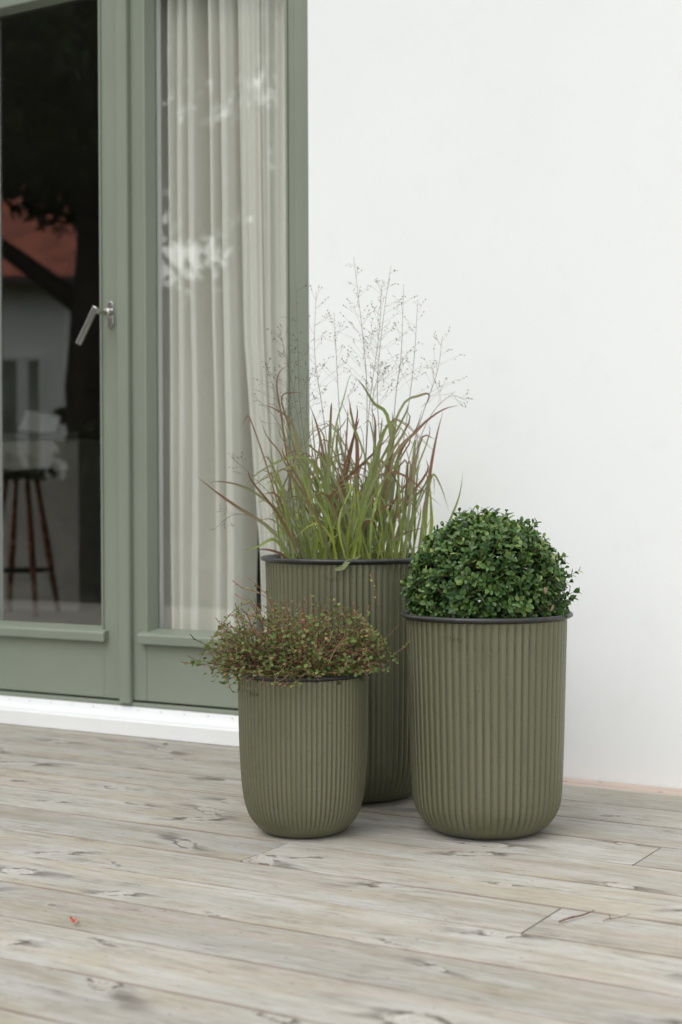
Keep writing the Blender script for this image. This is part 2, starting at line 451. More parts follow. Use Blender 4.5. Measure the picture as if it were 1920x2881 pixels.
# ------------------------------------------------------------------ mesh helpers
class MB:
    def __init__(self):
        self.v, self.f, self.t = [], [], []

    def add(self, vs, fs, tint=None):
        b = len(self.v)
        self.v.extend([tuple(p) for p in vs])
        self.f.extend([tuple(i + b for i in q) for q in fs])
        if tint is not None:
            if np.isscalar(tint):
                tint = [tint] * len(vs)
            self.t.extend([float(q) for q in tint])

    def box(self, x0, x1, y0, y1, z0, z1):
        self.add([(x0, y0, z0), (x1, y0, z0), (x1, y1, z0), (x0, y1, z0), (x0, y0, z1), (x1, y0, z1), (x1, y1, z1), (x0, y1, z1)],
                 [(0, 3, 2, 1), (4, 5, 6, 7), (0, 1, 5, 4), (1, 2, 6, 5), (2, 3, 7, 6), (3, 0, 4, 7)])
        return self

    def extrude_x(self, prof, x0, x1):
        """closed (y,z) outline swept along x, capped"""
        n = len(prof)
        self.add([(x0, a, b) for a, b in prof] + [(x1, a, b) for a, b in prof],
                 [(i, (i + 1) % n, n + (i + 1) % n, n + i) for i in range(n)] + [tuple(range(n))[::-1], tuple(range(n, 2 * n))])
        return self

    def extrude_z(self, prof, z0, z1):
        n = len(prof)
        self.add([(a, b, z0) for a, b in prof] + [(a, b, z1) for a, b in prof],
                 [(i, (i + 1) % n, n + (i + 1) % n, n + i) for i in range(n)] + [tuple(range(n))[::-1], tuple(range(n, 2 * n))])
        return self

    def tube(self, pts, rad, sides=5, tint=None, cap=True):
        pts = [Vector(p) for p in pts]
        n = len(pts)
        if np.isscalar(rad):
            rad = [rad] * n
        vs = []
        ref = None
        for i in range(n):
            d = (pts[min(i + 1, n - 1)] - pts[max(i - 1, 0)])
            d = d.normalized() if d.length > 1e-9 else Vector((0, 0, 1))
            if ref is None:
                ref = d.orthogonal().normalized()
            ref = (ref - d * ref.dot(d))
            ref = ref.normalized() if ref.length > 1e-6 else d.orthogonal().normalized()
            b = d.cross(ref)
            for k in range(sides):
                a = 2 * math.pi * k / sides
                vs.append(pts[i] + (ref * math.cos(a) + b * math.sin(a)) * rad[i])
        fs = [(i * sides + k, i * sides + (k + 1) % sides, (i + 1) * sides + (k + 1) % sides, (i + 1) * sides + k) for i in range(n - 1) for k in range(sides)]
        if cap:
            fs += [tuple(range(sides))[::-1], tuple(range((n - 1) * sides, n * sides))]
        tt = None
        if tint is not None:
            tt = [tint[i] if not np.isscalar(tint) else tint for i in range(n) for _ in range(sides)]
        self.add(vs, fs, tt)
        return self

    def mesh(self, name, mat, smooth=False):
        me = bpy.data.meshes.new(name)
        me.from_pydata(self.v, [], self.f)
        if self.t:
            a = me.attributes.new('tint', 'FLOAT', 'POINT')
            a.data.foreach_set('value', np.array(self.t, dtype=np.float32))
        me.materials.append(mat)
        if smooth:
            me.polygons.foreach_set('use_smooth', np.ones(len(me.polygons), dtype=bool))
        me.update()
        return me

    def build(self, name, mat, parent=None, smooth=False, bevel=0.0, loc=None):
        o = bpy.data.objects.new(name, self.mesh(name, mat, smooth))
        COL.objects.link(o)
        if parent:
            o.parent = parent
        if loc is not None:
            o.location = loc
        if bevel:
            md = o.modifiers.new('bevel', 'BEVEL')
            md.width = bevel
            md.segments = 2
            md.limit_method = 'ANGLE'
        return o


def tag(o, label=None, cat=None, group=None, kind=None):
    for k, v in (('label', label), ('category', cat), ('group', group), ('kind', kind)):
        if v:
            o[k] = v
    return o


def thing(name, loc, label, cat, group=None, rz=0.0):
    o = bpy.data.objects.new(name, None)
    COL.objects.link(o)
    o.location = loc
    o.rotation_euler = (0, 0, rz)
    return tag(o, label, cat, group)


def child(name, me, parent, mat4=None):
    o = bpy.data.objects.new(name, me)
    COL.objects.link(o)
    o.parent = parent
    if mat4 is not None:
        o.matrix_basis = mat4
    return o


def smooth_path(pts, n=14):
    """Catmull-Rom through the points"""
    P = [Vector(p) for p in pts]
    P = [P[0] * 2 - P[1]] + P + [P[-1] * 2 - P[-2]]
    out = []
    seg = len(P) - 3
    for i in range(n):
        t = i / (n - 1) * seg
        k = min(int(t), seg - 1)
        t -= k
        a, b, c, d = P[k:k + 4]
        out.append(0.5 * ((2 * b) + (c - a) * t + (2 * a - 5 * b + 4 * c - d) * t * t + (3 * b - a - 3 * c + d) * t ** 3))
    return out


# ------------------------------------------------------------------ ground and deck
YW = 2.970                         # face of the house wall
g_ = MB()
g_.add([(-300, -300, -0.22), (300, -300, -0.22), (300, 300, -0.22), (-300, 300, -0.22)], [(0, 1, 2, 3)])
tag(g_.build('lawn', MAT['lawn']), 'dark lawn around the terrace', None, None, 'structure')

deck = MB().box(-6.5, 3.4, -0.50, YW + 0.02, -0.16, -0.034).build('deck', MAT['under'])
tag(deck, 'pale weathered wooden terrace deck', None, None, 'structure')
PITCH = 0.1451
SEAM0 = 2.751
GAP = 0.0024
JOIST = 0.5635
JX = -1.388


def plank(x0, x1, y0, y1, mat):
    L, W, c = x1 - x0, y1 - y0, 0.0016
    top, low = 0.0, -0.028
    prof = [(0, low), (W, low), (W, top - c), (W - c, top), (c, top), (0, top - c)]
    o = MB().extrude_x(prof, 0, L).build('plank', mat, deck)
    o.location = (x0, y0, rnd.uniform(-0.0005, 0.0005))
    return o


fixed = {2: [-1.382], 3: [-0.822], 5: [-1.390], 6: [-0.827]}
rows = [(SEAM0, SEAM0 + PITCH)]
for k in range(0, 22):
    rows.append((SEAM0 - PITCH * (k + 1), SEAM0 - PITCH * k))
for i, (a, b) in enumerate(rows):
    # rows[0] touches the house strip; row k+1 lies k boards out
    if i in fixed:
        j = fixed[i][0]
        cuts = [j - JOIST * 5, j, j + JOIST * 6]
    else:
        off = rnd.choice([4, 5, 6, 7, 8])
        cuts = [JX - JOIST * off, JX + JOIST * (rnd.choice([3, 4, 5]) if i > 7 else 5)]
    xs = [-6.5] + [c for c in cuts if -6.4 < c < 3.3] + [3.4]
    for x0, x1 in zip(xs[:-1], xs[1:]):
        plank(x0 + GAP * 0.65, x1 - GAP * 0.65, a + GAP / 2, b - GAP / 2, MAT['wood'])
plank(-1.9, 3.4, SEAM0 + PITCH + GAP / 2, YW - 0.0015, MAT['pink'])
plank(-6.5, -1.9 - GAP, SEAM0 + PITCH + GAP / 2, YW - 0.0015, MAT['wood'])

# ------------------------------------------------------------------ house wall and the room behind the door
XJ = -1.838                        # right-hand edge of the door opening
XL = -3.40                         # left-hand edge of the opening
ZT = 2.10
m = MB()
m.box(XJ, 5.0, YW, YW + 0.30, -0.2, 3.3)
m.box(-7.5, XL, YW, YW + 0.30, -0.2, 3.3)
m.box(XL, XJ, YW + 0.0, YW + 0.30, ZT, 3.3)
m.box(XL, XJ, YW + 0.012, YW + 0.30, -0.2, 0.0)
tag(m.build('white_wall', MAT['wall']), 'smooth white rendered house wall beside the green glazed door', 'wall')
tag(MB().box(-7.4, 2.0, YW + 0.30, 8.6, -0.03, 0.03).build('room_floor', MAT['roomfloor']), 'grey floor of the room behind the door', None, None, 'structure')
m = MB().box(-7.6, 2.2, 8.6, 8.75, 0.0, 2.7).box(-7.55, -7.4, YW + 0.30, 3.9, 0.0, 2.7).box(-7.55, -7.4, 7.3, 8.6, 0.0, 2.7).box(-7.55, -7.4, 3.9, 7.3, 0.0, 0.25).box(-7.55, -7.4, 3.9, 7.3, 2.45, 2.7).box(2.0, 2.15, YW + 0.30, 8.6, 0.0, 2.7)  # left wall has an added, unseen opening so daylight brightens the room
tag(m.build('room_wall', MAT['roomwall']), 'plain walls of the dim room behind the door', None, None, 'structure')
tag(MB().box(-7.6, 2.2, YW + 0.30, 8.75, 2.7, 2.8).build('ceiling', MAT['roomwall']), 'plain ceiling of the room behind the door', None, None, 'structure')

# ------------------------------------------------------------------ glazed double door
YF, YD, YG = 3.000, 3.006, 3.036   # frame face, leaf face, glass
door = thing('patio_door', (-2.6, YD, 0.0), 'sage green wooden double patio door with tall glass panes', 'door')
DO = Vector((-2.6, YD, 0.0))


def dpart(mb, name, mat, parent=door, bevel=0.0, smooth=False):
    mb.v = [tuple(Vector(p) - DO) for p in mb.v]
    return mb.build(name, mat, parent, smooth, bevel)


Z0, ZB = 0.081, 0.264              # leaf bottom, glass bottom
ZGT = 1.905                        # glass top
m = MB()
m.box(-1.895, XJ + 0.004, YF, YF + 0.075, 0.068, 2.10)
m.box(XL - 0.004, -3.34, YF, YF + 0.075, 0.068, 2.10)
m.box(-3.34, -1.895, YF, YF + 0.075, 2.02, 2.10)
m.box(-3.34, -1.895, YF, YF + 0.075, 0.066, 0.0765)
dpart(m, 'door_frame', MAT['paint'], bevel=0.002)


def leaf(x0, x1, gx0, gx1, hinge_left):
    m = MB()
    m.box(x0, gx0, YD, YD + 0.058, Z0, 2.015)
    m.box(gx1, x1, YD, YD + 0.058, Z0, 2.015)
    m.box(gx0, gx1, YD + 0.0006, YD + 0.0575, Z0, ZB - 0.030)
    m.box(gx0, gx1, YD + 0.0006, YD + 0.0575, ZGT + 0.012, 2.015)
    lf = dpart(m, 'door_leaf', MAT['paint'], bevel=0.0022)
    # glazing beads with a moulded slope round the pane
    b = MB()
    w_ = 0.017
    for (xa, s) in ((gx0, 1), (gx1, -1)):
        b.extrude_z([(xa - s * 0.0005, YD - 0.004), (xa + s * 0.006, YD - 0.003), (xa + s * w_, YG - 0.005), (xa + s * w_, YG - 0.001), (xa - s * 0.0005, YG - 0.001)][::s], ZB - 0.03, ZGT + 0.012)
    b.extrude_x([(YD - 0.004, ZGT + 0.0125), (YG - 0.001, ZGT + 0.0125), (YG - 0.001, ZGT - 0.004), (YG - 0.005, ZGT - 0.004), (YD - 0.003, ZGT + 0.006)], gx0 + 0.001, gx1 - 0.001)
    dpart(b, 'glazing_bead', MAT['paint'], lf, bevel=0.001)
    # sloping weather bar under the pane
    e = 0.014
    b = MB().extrude_x([(YG - 0.001, ZB + 0.001), (YG - 0.001, ZB - 0.028), (YD - 0.019, ZB - 0.036), (YD - 0.020, ZB - 0.014), (YD - 0.017, ZB - 0.0105)][::-1], gx0 - e, gx1 + e)
    dpart(b, 'weather_bar', MAT['paint'], lf, bevel=0.0015)
    p = MB().box(gx0 + 0.002, gx1 - 0.002, YG, YG + 0.004, ZB - 0.012, ZGT + 0.006)
    dpart(p, 'glass_pane', MAT['glass'], lf)
    p = MB()
    for xa in (gx0 + 0.004, gx1 - 0.016):
        p.box(xa, xa + 0.012, YG + 0.006, YG + 0.022, ZB - 0.01, ZGT)
    dpart(p, 'spacer_bar', MAT['white'], lf)
    return lf


LL = leaf(-2.975, -2.4025, -2.899, -2.486, True)
RL = leaf(-2.3985, -1.8975, -2.349, -1.9165, False)
# cover strip over the meeting edge
a = MB().extrude_z([(-2.4265, YD - 0.0002), (-2.4265, YD - 0.014), (-2.420, YD - 0.019), (-2.395, YD - 0.019), (-2.390, YD - 0.014), (-2.390, YD - 0.0002)], Z0 - 0.006, 2.012)
dpart(a, 'cover_strip', MAT['paint'], LL, bevel=0.0015)
# lever handle
hx, hz = -2.457, 1.066
m = MB()
pl = []
for k in range(16):
    t = 2 * math.pi * k / 16
    pl.append((hx + 0.0105 * math.cos(t), hz + (0.024 if math.sin(t) > 0 else -0.024) + 0.0105 * math.sin(t)))
n = len(pl)
m.add([(p[0], YD - 0.005, p[1]) for p in pl] + [(p[0], YD, p[1]) for p in pl], [tuple(range(n))[::-1]] + [(i, (i + 1) % n, n + (i + 1) % n, n + i) for i in range(n)])
m.tube([(hx, YD - 0.004, hz + 0.004), (hx, YD - 0.022, hz + 0.004)], 0.0115, 12)
m.tube([(hx, YD - 0.02, hz + 0.004), (hx - 0.002, YD - 0.050, hz + 0.005), (hx - 0.004, YD - 0.060, hz + 0.004)], 0.0078, 10)
dv = Vector((-0.060, 0, -0.093)).normalized()
p0 = Vector((hx + 0.002, YD - 0.062, hz + 0.014))
sx = Vector((dv.z, 0, -dv.x))
q = []
for t, wd in ((0.0, 0.0085), (0.108, 0.0085)):
    for a_, b_ in ((-1, -0.0045), (1, -0.0045), (1, 0.0045), (-1, 0.0045)):
        q.append(p0 + dv * t + sx * (a_ * wd * 0.8) + Vector((0, b_, 0)))
m.add(q, [(0, 1, 2, 3), (7, 6, 5, 4), (0, 4, 5, 1), (1, 5, 6, 2), (2, 6, 7, 3), (3, 7, 4, 0)])
dpart(m, 'door_handle', MAT['steel'], LL, bevel=0.0012)
# white sill with screws
m = MB().extrude_x([(YF - 0.004, 0.0655), (YF + 0.06, 0.0655), (YF + 0.06, 0.001), (2.9435, 0.001), (2.9435, 0.0375), (2.9455, 0.0405), (YF - 0.006, 0.0425)][::-1], XL + 0.001, XJ - 0.001)
th = dpart(m, 'threshold', MAT['white'], bevel=0.001)
for k in range(16):
    x = -3.02 + 0.0725 * k
    s = MB()
    ring = [(x + 0.0024 * math.cos(t), YF - 0.0062, 0.0585 + 0.0024 * math.sin(t)) for t in np.linspace(0, 2 * math.pi, 9)[:-1]]
    s.add(ring + [(x, YF - 0.0072, 0.0585)], [(i, (i + 1) % 8, 8) for i in range(8)])
    dpart(s, 'screw', MAT['screw'], th)


# ------------------------------------------------------------------ curtains
def curtain(edge0, edge1, folds, label, base_y=3.064, seed=1):
    """edge0/edge1: (z, x) knots of the two side edges; folds: (fraction, depth) profile"""
    zs = np.linspace(0.06, 2.35, 48)
    e0 = np.interp(zs, [e[0] for e in edge0], [e[1] for e in edge0])
    e1 = np.interp(zs, [e[0] for e in edge1], [e[1] for e in edge1])
    fr = np.linspace(0, 1, 300)
    fx = np.array([f[0] for f in folds])
    fd = np.array([f[1] for f in folds])
    rs = np.random.default_rng(seed)
    ph = rs.uniform(0, 6.28, 8)
    m = MB()
    vs = []
    for i, z in enumerate(zs):
        sway = 0.012 * np.sin(2.1 * z + ph[0] + 7 * fr) * np.sin(np.pi * fr) + 0.006 * np.sin(5.3 * z + ph[1] + 11 * fr) * np.sin(np.pi * fr)
        f = np.clip(fr + sway, 0, 1)
        d = np.interp(f, fx, fd)
        ker = np.ones(5) / 5
        d = np.convolve(np.pad(d, 2, mode='edge'), ker, mode='valid')
        d = 0.95 * d * (1.0 + 0.18 * np.sin(2.7 * z + ph[2] + 4 * fr)) + 0.002 * np.sin(40 * fr + 1.5 * z + ph[3]) + 0.001 * np.sin(95 * fr - 2 * z + ph[4])
        x = e0[i] + (e1[i] - e0[i]) * fr
        for k in range(len(fr)):
            vs.append((x[k], base_y + d[k], z))
    n = len(fr)
    fs = [(i * n + k, i * n + k + 1, (i + 1) * n + k + 1, (i + 1) * n + k) for i in range(len(zs) - 1) for k in range(n - 1)]
    m.add(vs, fs)
    o = m.build('curtain', MAT['curtain'], None, True)
    tag(o, label, 'curtain', 'linen curtains behind the glass')
    return o


def prof(lst, x0, f0, k):
    return [(0.0, 0.05), (0.08, 0.02), (0.16, 0.07), (0.22, 0.01), (0.28, 0.05)] * (f0 > 0) + [(f0 + (x - x0) * k, d) for x, d in lst]


FOLDS = prof([(443, 0.012), (460, 0.02), (478, 0.045), (490, 0.058), (503, 0.055), (508, 0.0), (516, 0.005), (522, 0.045), (529, 0.008), (545, 0.004), (558, 0.055), (565, 0.0), (580, 0.008), (591, 0.07), (610, 0.095), (622, 0.10), (628, 0.0), (640, 0.005), (649, 0.065), (656, 0.008), (675, 0.004), (688, 0.03), (695, 0.09)], 443, 0.324, 0.00268)
curtain([(0, -2.52), (2.4, -2.52)], [(0.1, -2.104), (0.45, -2.102), (0.8, -2.106), (1.2, -2.116), (2.4, -2.125)], FOLDS, 'gathered pale linen curtain, the wide one hanging behind the right glass pane')
F2 = prof([(706, 0.09), (713, 0.0), (740, 0.008), (757, 0.014), (763, 0.055), (769, 0.004), (783, 0.010), (793, 0.030), (806, 0.038), (820, 0.02), (850, 0.06), (884, 0.02)], 706, 0.0, 0.00562)
curtain([(0.1, -2.042), (0.45, -2.050), (0.7, -2.070), (1.0, -2.095), (2.4, -2.116)], [(0, -1.90), (2.4, -1.905)], F2, 'narrow second pale linen curtain hanging next to the door jamb', 3.066, 4)

# ------------------------------------------------------------------ inside the room
fl = 0.03
st = thing('bar_stool', (-5.02, 5.455, fl), 'reddish brown wooden bar stool with dark seat behind the left glass pane', 'stool')
m = MB()
NS = 28
rings = [(0.150, 0.660), (0.172, 0.668), (0.176, 0.685), (0.165, 0.70), (0.10, 0.688), (0.0, 0.683)]
vs = []
for r_, z_ in rings[:-1]:
    for k in range(NS):
        t = 2 * math.pi * k / NS
        vs.append((r_ * math.cos(t), r_ * math.sin(t) * 0.92, z_ + 0.012 * math.cos(2 * t) * (r_ / 0.17)))
vs.append((0, 0, 0.683))
c_ = len(vs) - 1
fs = [(i * NS + k, i * NS + (k + 1) % NS, (i + 1) * NS + (k + 1) % NS, (i + 1) * NS + k) for i in range(4) for k in range(NS)]
fs += [(4 * NS + k, 4 * NS + (k + 1) % NS, c_) for k in range(NS)] + [tuple(range(NS))[::-1]]
m.add(vs, fs)
m.build('seat', MAT['seat'], st, True)
for k in range(4):
    t = R(45 + 90 * k + 18)
    top = Vector((0.075 * math.cos(t), 0.075 * math.sin(t), 0.665))
    bot = Vector((0.185 * math.cos(t), 0.185 * math.sin(t), 0.0))
    MB().tube([top, top.lerp(bot, 0.5), bot], [0.013, 0.017, 0.012], 10).build('leg', MAT['teak'], st, True)
for k in range(4):
    t0, t1 = R(63 + 90 * k), R(63 + 90 * (k + 1))
    rr = 0.15
    MB().tube([(rr * math.cos(t0), rr * math.sin(t0), 0.215), (rr * math.cos(t1), rr * math.sin(t1), 0.215)], 0.008, 8).build('stretcher', MAT['iron'], st, True)
kc = thing('kitchen_counter', (-5.26, 6.03, fl), 'grey kitchen counter standing behind the bar stool', 'counter')
MB().box(-1.1, 0.365, -0.30, 0.30, 0.0, 0.86).build('body', MAT['counter'], kc, bevel=0.003)
MB().box(-1.12, 0.385, -0.32, 0.32, 0.862, 0.895).build('worktop', MAT['worktop'], kc, bevel=0.003)
sh = thing('shelf_unit', (-5.35, 7.25, fl), 'dark open wooden shelf unit to the side of the kitchen counter', 'shelf')
for x in (-0.43, 0.43):
    MB().box(x - 0.015, x + 0.015, -0.18, 0.18, 0.0, 1.85).build('side_panel', MAT['shelf'], sh)
for z in (0.05, 0.40, 0.74, 1.12, 1.5, 1.83):
    MB().box(-0.414, 0.414, -0.178, 0.178, z, z + 0.025).build('shelf_board', MAT['teak'], sh)
tr = MB().box(-0.12, 0.12, -0.004, 0.004, -0.055, 0.055).box(-0.12, 0.12, -0.012, -0.004, -0.055, -0.049).box(-0.12, 0.12, -0.012, -0.004, 0.049, 0.055).build('serving_tray', MAT['tray'], None, bevel=0.002)
tr.location = (-5.25, 5.85, fl + 0.895 + 0.055)
tr.rotation_euler = (R(-24), R(8), 0)
tag(tr, 'small white serving tray leaning on the kitchen counter', 'tray')

# ------------------------------------------------------------------ planters
CAMXY = Vector((0, 0))


def face_angle(cx, cy):
    return math.atan2(-cy, -cx)      # direction from planter to the photographer's side


def planter(loc, prof, ribs, rim_r, rim_z, tube_r, letter_off, letter_z, letter_h, label, amp):
    t = thing('planter', (*loc, 0.0), label, 'planter', 'three ribbed olive metal planters')
    # densify profile
    pr = smooth_path([(p[0], 0, p[1]) for p in prof[:-1]] + [(prof[-2][0] * 0.5 + prof[-1][0] * 0.5, 0, prof[-2][1] * 0.5 + prof[-1][1] * 0.5), (prof[-1][0], 0, prof[-1][1])], 76)
    rr = np.array([p.x for p in pr])
    zz = np.array([max(p.z, 0.0) for p in pr])
    order = np.maximum.accumulate(zz)
    zz = order
    ztop = zz[-1]
    S = 10
    n = ribs * S
    ang = np.arange(n) * 2 * math.pi / n
    ph = (np.arange(n) % S) / S
    # rounded rib with a narrow, sharper valley
    shape = np.where(ph < 0.8, np.sin(0.5 * np.pi * np.clip(ph / 0.72, 0, 1)) ** 1.15, np.clip((1 - ph) / 0.2, 0, 1) ** 0.8)
    shape = 1 - (1 - shape) * 1.0
    wob = 1 + 0.0012 * np.sin(3 * ang + 1.0) + 0.0008 * np.sin(7 * ang + 2.0)
    V, T = [], []
    for r_, z_ in zip(rr, zz):
        fade = min(1.0, max(0.0, (ztop - z_ - 0.0005) / 0.007)) * min(1.0, max(0.0, (z_ - 0.003) / 0.034))
        fade = fade * fade * (3 - 2 * fade)
        k = shape * fade + (1 - fade) * 0.9
        rad = (r_ - amp * (1 - k)) * wob
        for a_, q_, s_ in zip(ang, rad, k):
            V.append((q_ * math.cos(a_), q_ * math.sin(a_), z_))
            T.append(s_)
    rows_ = len(rr)
    F_ = [(i * n + k, i * n + (k + 1) % n, (i + 1) * n + (k + 1) % n, (i + 1) * n + k) for i in range(rows_ - 1) for k in range(n)]
    # base plate and inner wall
    b0 = len(V)
    V.append((0, 0, 0.0)); T.append(1)
    F_ += [((k + 1) % n, k, b0) for k in range(n)]
    m = MB()
    m.add(V, F_)
    me = m.mesh('body', MAT['pot'], True)
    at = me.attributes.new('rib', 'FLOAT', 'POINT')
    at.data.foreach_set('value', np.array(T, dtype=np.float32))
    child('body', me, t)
    # inner lining
    m = MB()
    N2 = 96
    ri = rr[-1] - 0.004
    vs = [(ri * math.cos(2 * math.pi * k / N2), ri * math.sin(2 * math.pi * k / N2), z) for z in (ztop - 0.05, ztop + 0.001) for k in range(N2)]
    m.add(vs, [((k + 1) % N2, k, N2 + k, N2 + (k + 1) % N2) for k in range(N2)])
    m.build('lining', MAT['rim'], t, True)
    # rolled rim
    m = MB()
    A, B = 128, 12
    vs = []
    rc = rim_r - tube_r
    for k in range(A):
        a_ = 2 * math.pi * k / A
        for j in range(B):
            b_ = 2 * math.pi * j / B
            q_ = rc + tube_r * math.cos(b_)
            vs.append((q_ * math.cos(a_), q_ * math.sin(a_), rim_z + tube_r * 0.95 * math.sin(b_)))
    fs = [(k * B + j, ((k + 1) % A) * B + j, ((k + 1) % A) * B + (j + 1) % B, k * B + (j + 1) % B) for k in range(A) for j in range(B)]
    m.add(vs, fs)
    # flange joining the roll to the body
    ro, ri2 = rc + tube_r * 0.3, rr[-1] - 0.006
    vs = [(q_ * math.cos(2 * math.pi * k / A), q_ * math.sin(2 * math.pi * k / A), z) for q_, z in ((ro, rim_z - tube_r * 0.6), (rr[-1] - 0.001, ztop - 0.004), (ri2, ztop - 0.002), (ri2, rim_z), (rc - tube_r * 0.5, rim_z)) for k in range(A)]
    m.add(vs, [(j * A + k, j * A + (k + 1) % A, (j + 1) * A + (k + 1) % A, (j + 1) * A + k) for j in range(4) for k in range(A)])
    m.build('rim', MAT['rim'], t, True)
    # soil
    m = MB()
    vs = [(0, 0, rim_z - 0.010)]
    for j in range(1, 9):
        for k in range(48):
            a_ = 2 * math.pi * k / 48
            q_ = (ri - 0.0005) * j / 8
            vs.append((q_ * math.cos(a_), q_ * math.sin(a_), rim_z - 0.014 + rnd.uniform(-0.003, 0.004)))
    fs = [(0, 1 + k, 1 + (k + 1) % 48) for k in range(48)]
    fs += [(1 + (j - 1) * 48 + k, 1 + j * 48 + k, 1 + j * 48 + (k + 1) % 48, 1 + (j - 1) * 48 + (k + 1) % 48) for j in range(1, 8) for k in range(48)]
    m.add(vs, fs)
    m.build('soil', MAT['soil'], t, True)
    # raised lettering pressed into the metal, wrapped round the body
    cu = bpy.data.curves.new('lettering', 'FONT')
    cu.body = 'abkd'
    cu.size = letter_h
    cu.extrude = 0.0007
    cu.space_character = 1.25
    cu.align_x = 'CENTER'
    cu.resolution_u = 3
    tmp = bpy.data.objects.new('lettering_tmp', cu)
    COL.objects.link(tmp)
    dg = bpy.context.evaluated_depsgraph_get()
    me = bpy.data.meshes.new_from_object(tmp.evaluated_get(dg))
    bpy.data.objects.remove(tmp)
    rl = float(np.interp(letter_z, zz, rr))
    fa = face_angle(*loc) + letter_off
    for v in me.vertices:
        x, y, z = v.co
        a_ = fa + x / rl
        q_ = rl + z + 0.0002
        v.co = (q_ * math.cos(a_), q_ * math.sin(a_), letter_z + y)
    me.materials.clear()
    me.materials.append(MAT['pot'])
    at = me.attributes.new('rib', 'FLOAT', 'POINT')
    at.data.foreach_set('value', np.ones(len(me.vertices), dtype=np.float32))
    child('lettering', me, t)
    return t


P_SMALL, P_BOX, P_TALL = (-1.417, 2.264), (-1.138, 2.438), (-1.513, 2.608)
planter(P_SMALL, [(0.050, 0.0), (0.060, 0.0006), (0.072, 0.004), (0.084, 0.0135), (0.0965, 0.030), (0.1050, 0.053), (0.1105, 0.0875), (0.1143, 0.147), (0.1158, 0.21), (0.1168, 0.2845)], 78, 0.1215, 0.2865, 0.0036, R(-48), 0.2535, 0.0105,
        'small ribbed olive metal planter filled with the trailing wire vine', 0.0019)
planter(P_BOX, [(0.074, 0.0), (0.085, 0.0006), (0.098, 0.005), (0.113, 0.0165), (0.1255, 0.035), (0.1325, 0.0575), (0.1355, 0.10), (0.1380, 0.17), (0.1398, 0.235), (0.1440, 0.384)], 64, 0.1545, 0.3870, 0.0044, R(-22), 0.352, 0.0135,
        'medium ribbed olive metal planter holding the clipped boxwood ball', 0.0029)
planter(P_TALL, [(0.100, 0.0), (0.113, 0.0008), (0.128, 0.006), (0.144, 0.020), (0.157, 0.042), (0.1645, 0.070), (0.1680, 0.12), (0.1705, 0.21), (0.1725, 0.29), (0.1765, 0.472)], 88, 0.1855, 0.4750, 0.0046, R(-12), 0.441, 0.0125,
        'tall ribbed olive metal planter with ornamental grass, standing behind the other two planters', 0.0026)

# ------------------------------------------------------------------ boxwood ball
LEAFV = []
for u_, w_ in ((0.0, 0.02), (0.18, 0.15), (0.42, 0.255), (0.68, 0.275), (0.88, 0.185), (1.0, 0.03)):
    for s_ in (-1, 0, 1):
        LEAFV.append((u_, s_ * w_, abs(s_) * w_ * 0.28 - 0.13 * u_ * u_))
LEAFV = np.array(LEAFV)
LEAFF = [(i * 3 + j, (i + 1) * 3 + j, (i + 1) * 3 + j + 1, i * 3 + j + 1) for i in range(5) for j in (0, 1)]


def leaf_matrix(pos, axis, normal, size):
    x = Vector(axis).normalized()
    z = Vector(normal)
    z = (z - x * z.dot(x))
    z = z.normalized() if z.length > 1e-5 else x.orthogonal().normalized()
    y = z.cross(x)
    return Matrix(((x.x * size, y.x * size, z.x * size, pos[0]), (x.y * size, y.y * size, z.y * size, pos[1]), (x.z * size, y.z * size, z.z * size, pos[2]), (0, 0, 0, 1)))


def leaf_set(leaves, root, mat, nparts, template, faces, part_name, stuff_name, view_pt, variants=8):
    """leaves: (matrix, tint, score). The best nparts become single parts, the rest one joined part"""
    leaves.sort(key=lambda q: -q[2])
    meshes = []
    for k in range(variants):
        mb = MB()
        tv = template.copy()
        mb.add(tv, faces, (k + 0.5) / variants)
        meshes.append(mb.mesh(part_name, mat, True))
    for M_, t_, s_ in leaves[:nparts]:
        k = min(variants - 1, max(0, int(t_ * variants)))
        child(part_name, meshes[k], root, M_)
    V, F_, T = [], [], []
    base = 0
    nv = len(template)
    th_ = np.hstack([template, np.ones((nv, 1))])
    fa = np.array([list(f) for f in faces])
    allv, allf, allt = [], [], []
    for M_, t_, s_ in leaves[nparts:]:
        allv.append((th_ @ np.array(M_).T)[:, :3])
        allf.append(fa + base)
        allt.append(np.full(nv, t_))
        base += nv
    mb = MB()
    mb.v = [tuple(p) for p in np.vstack(allv)]
    mb.f = [tuple(int(i) for i in p) for p in np.vstack(allf)]
    mb.t = list(np.concatenate(allt))
    o = mb.build(stuff_name, mat, root, True)
    o['kind'] = 'stuff'
    return o


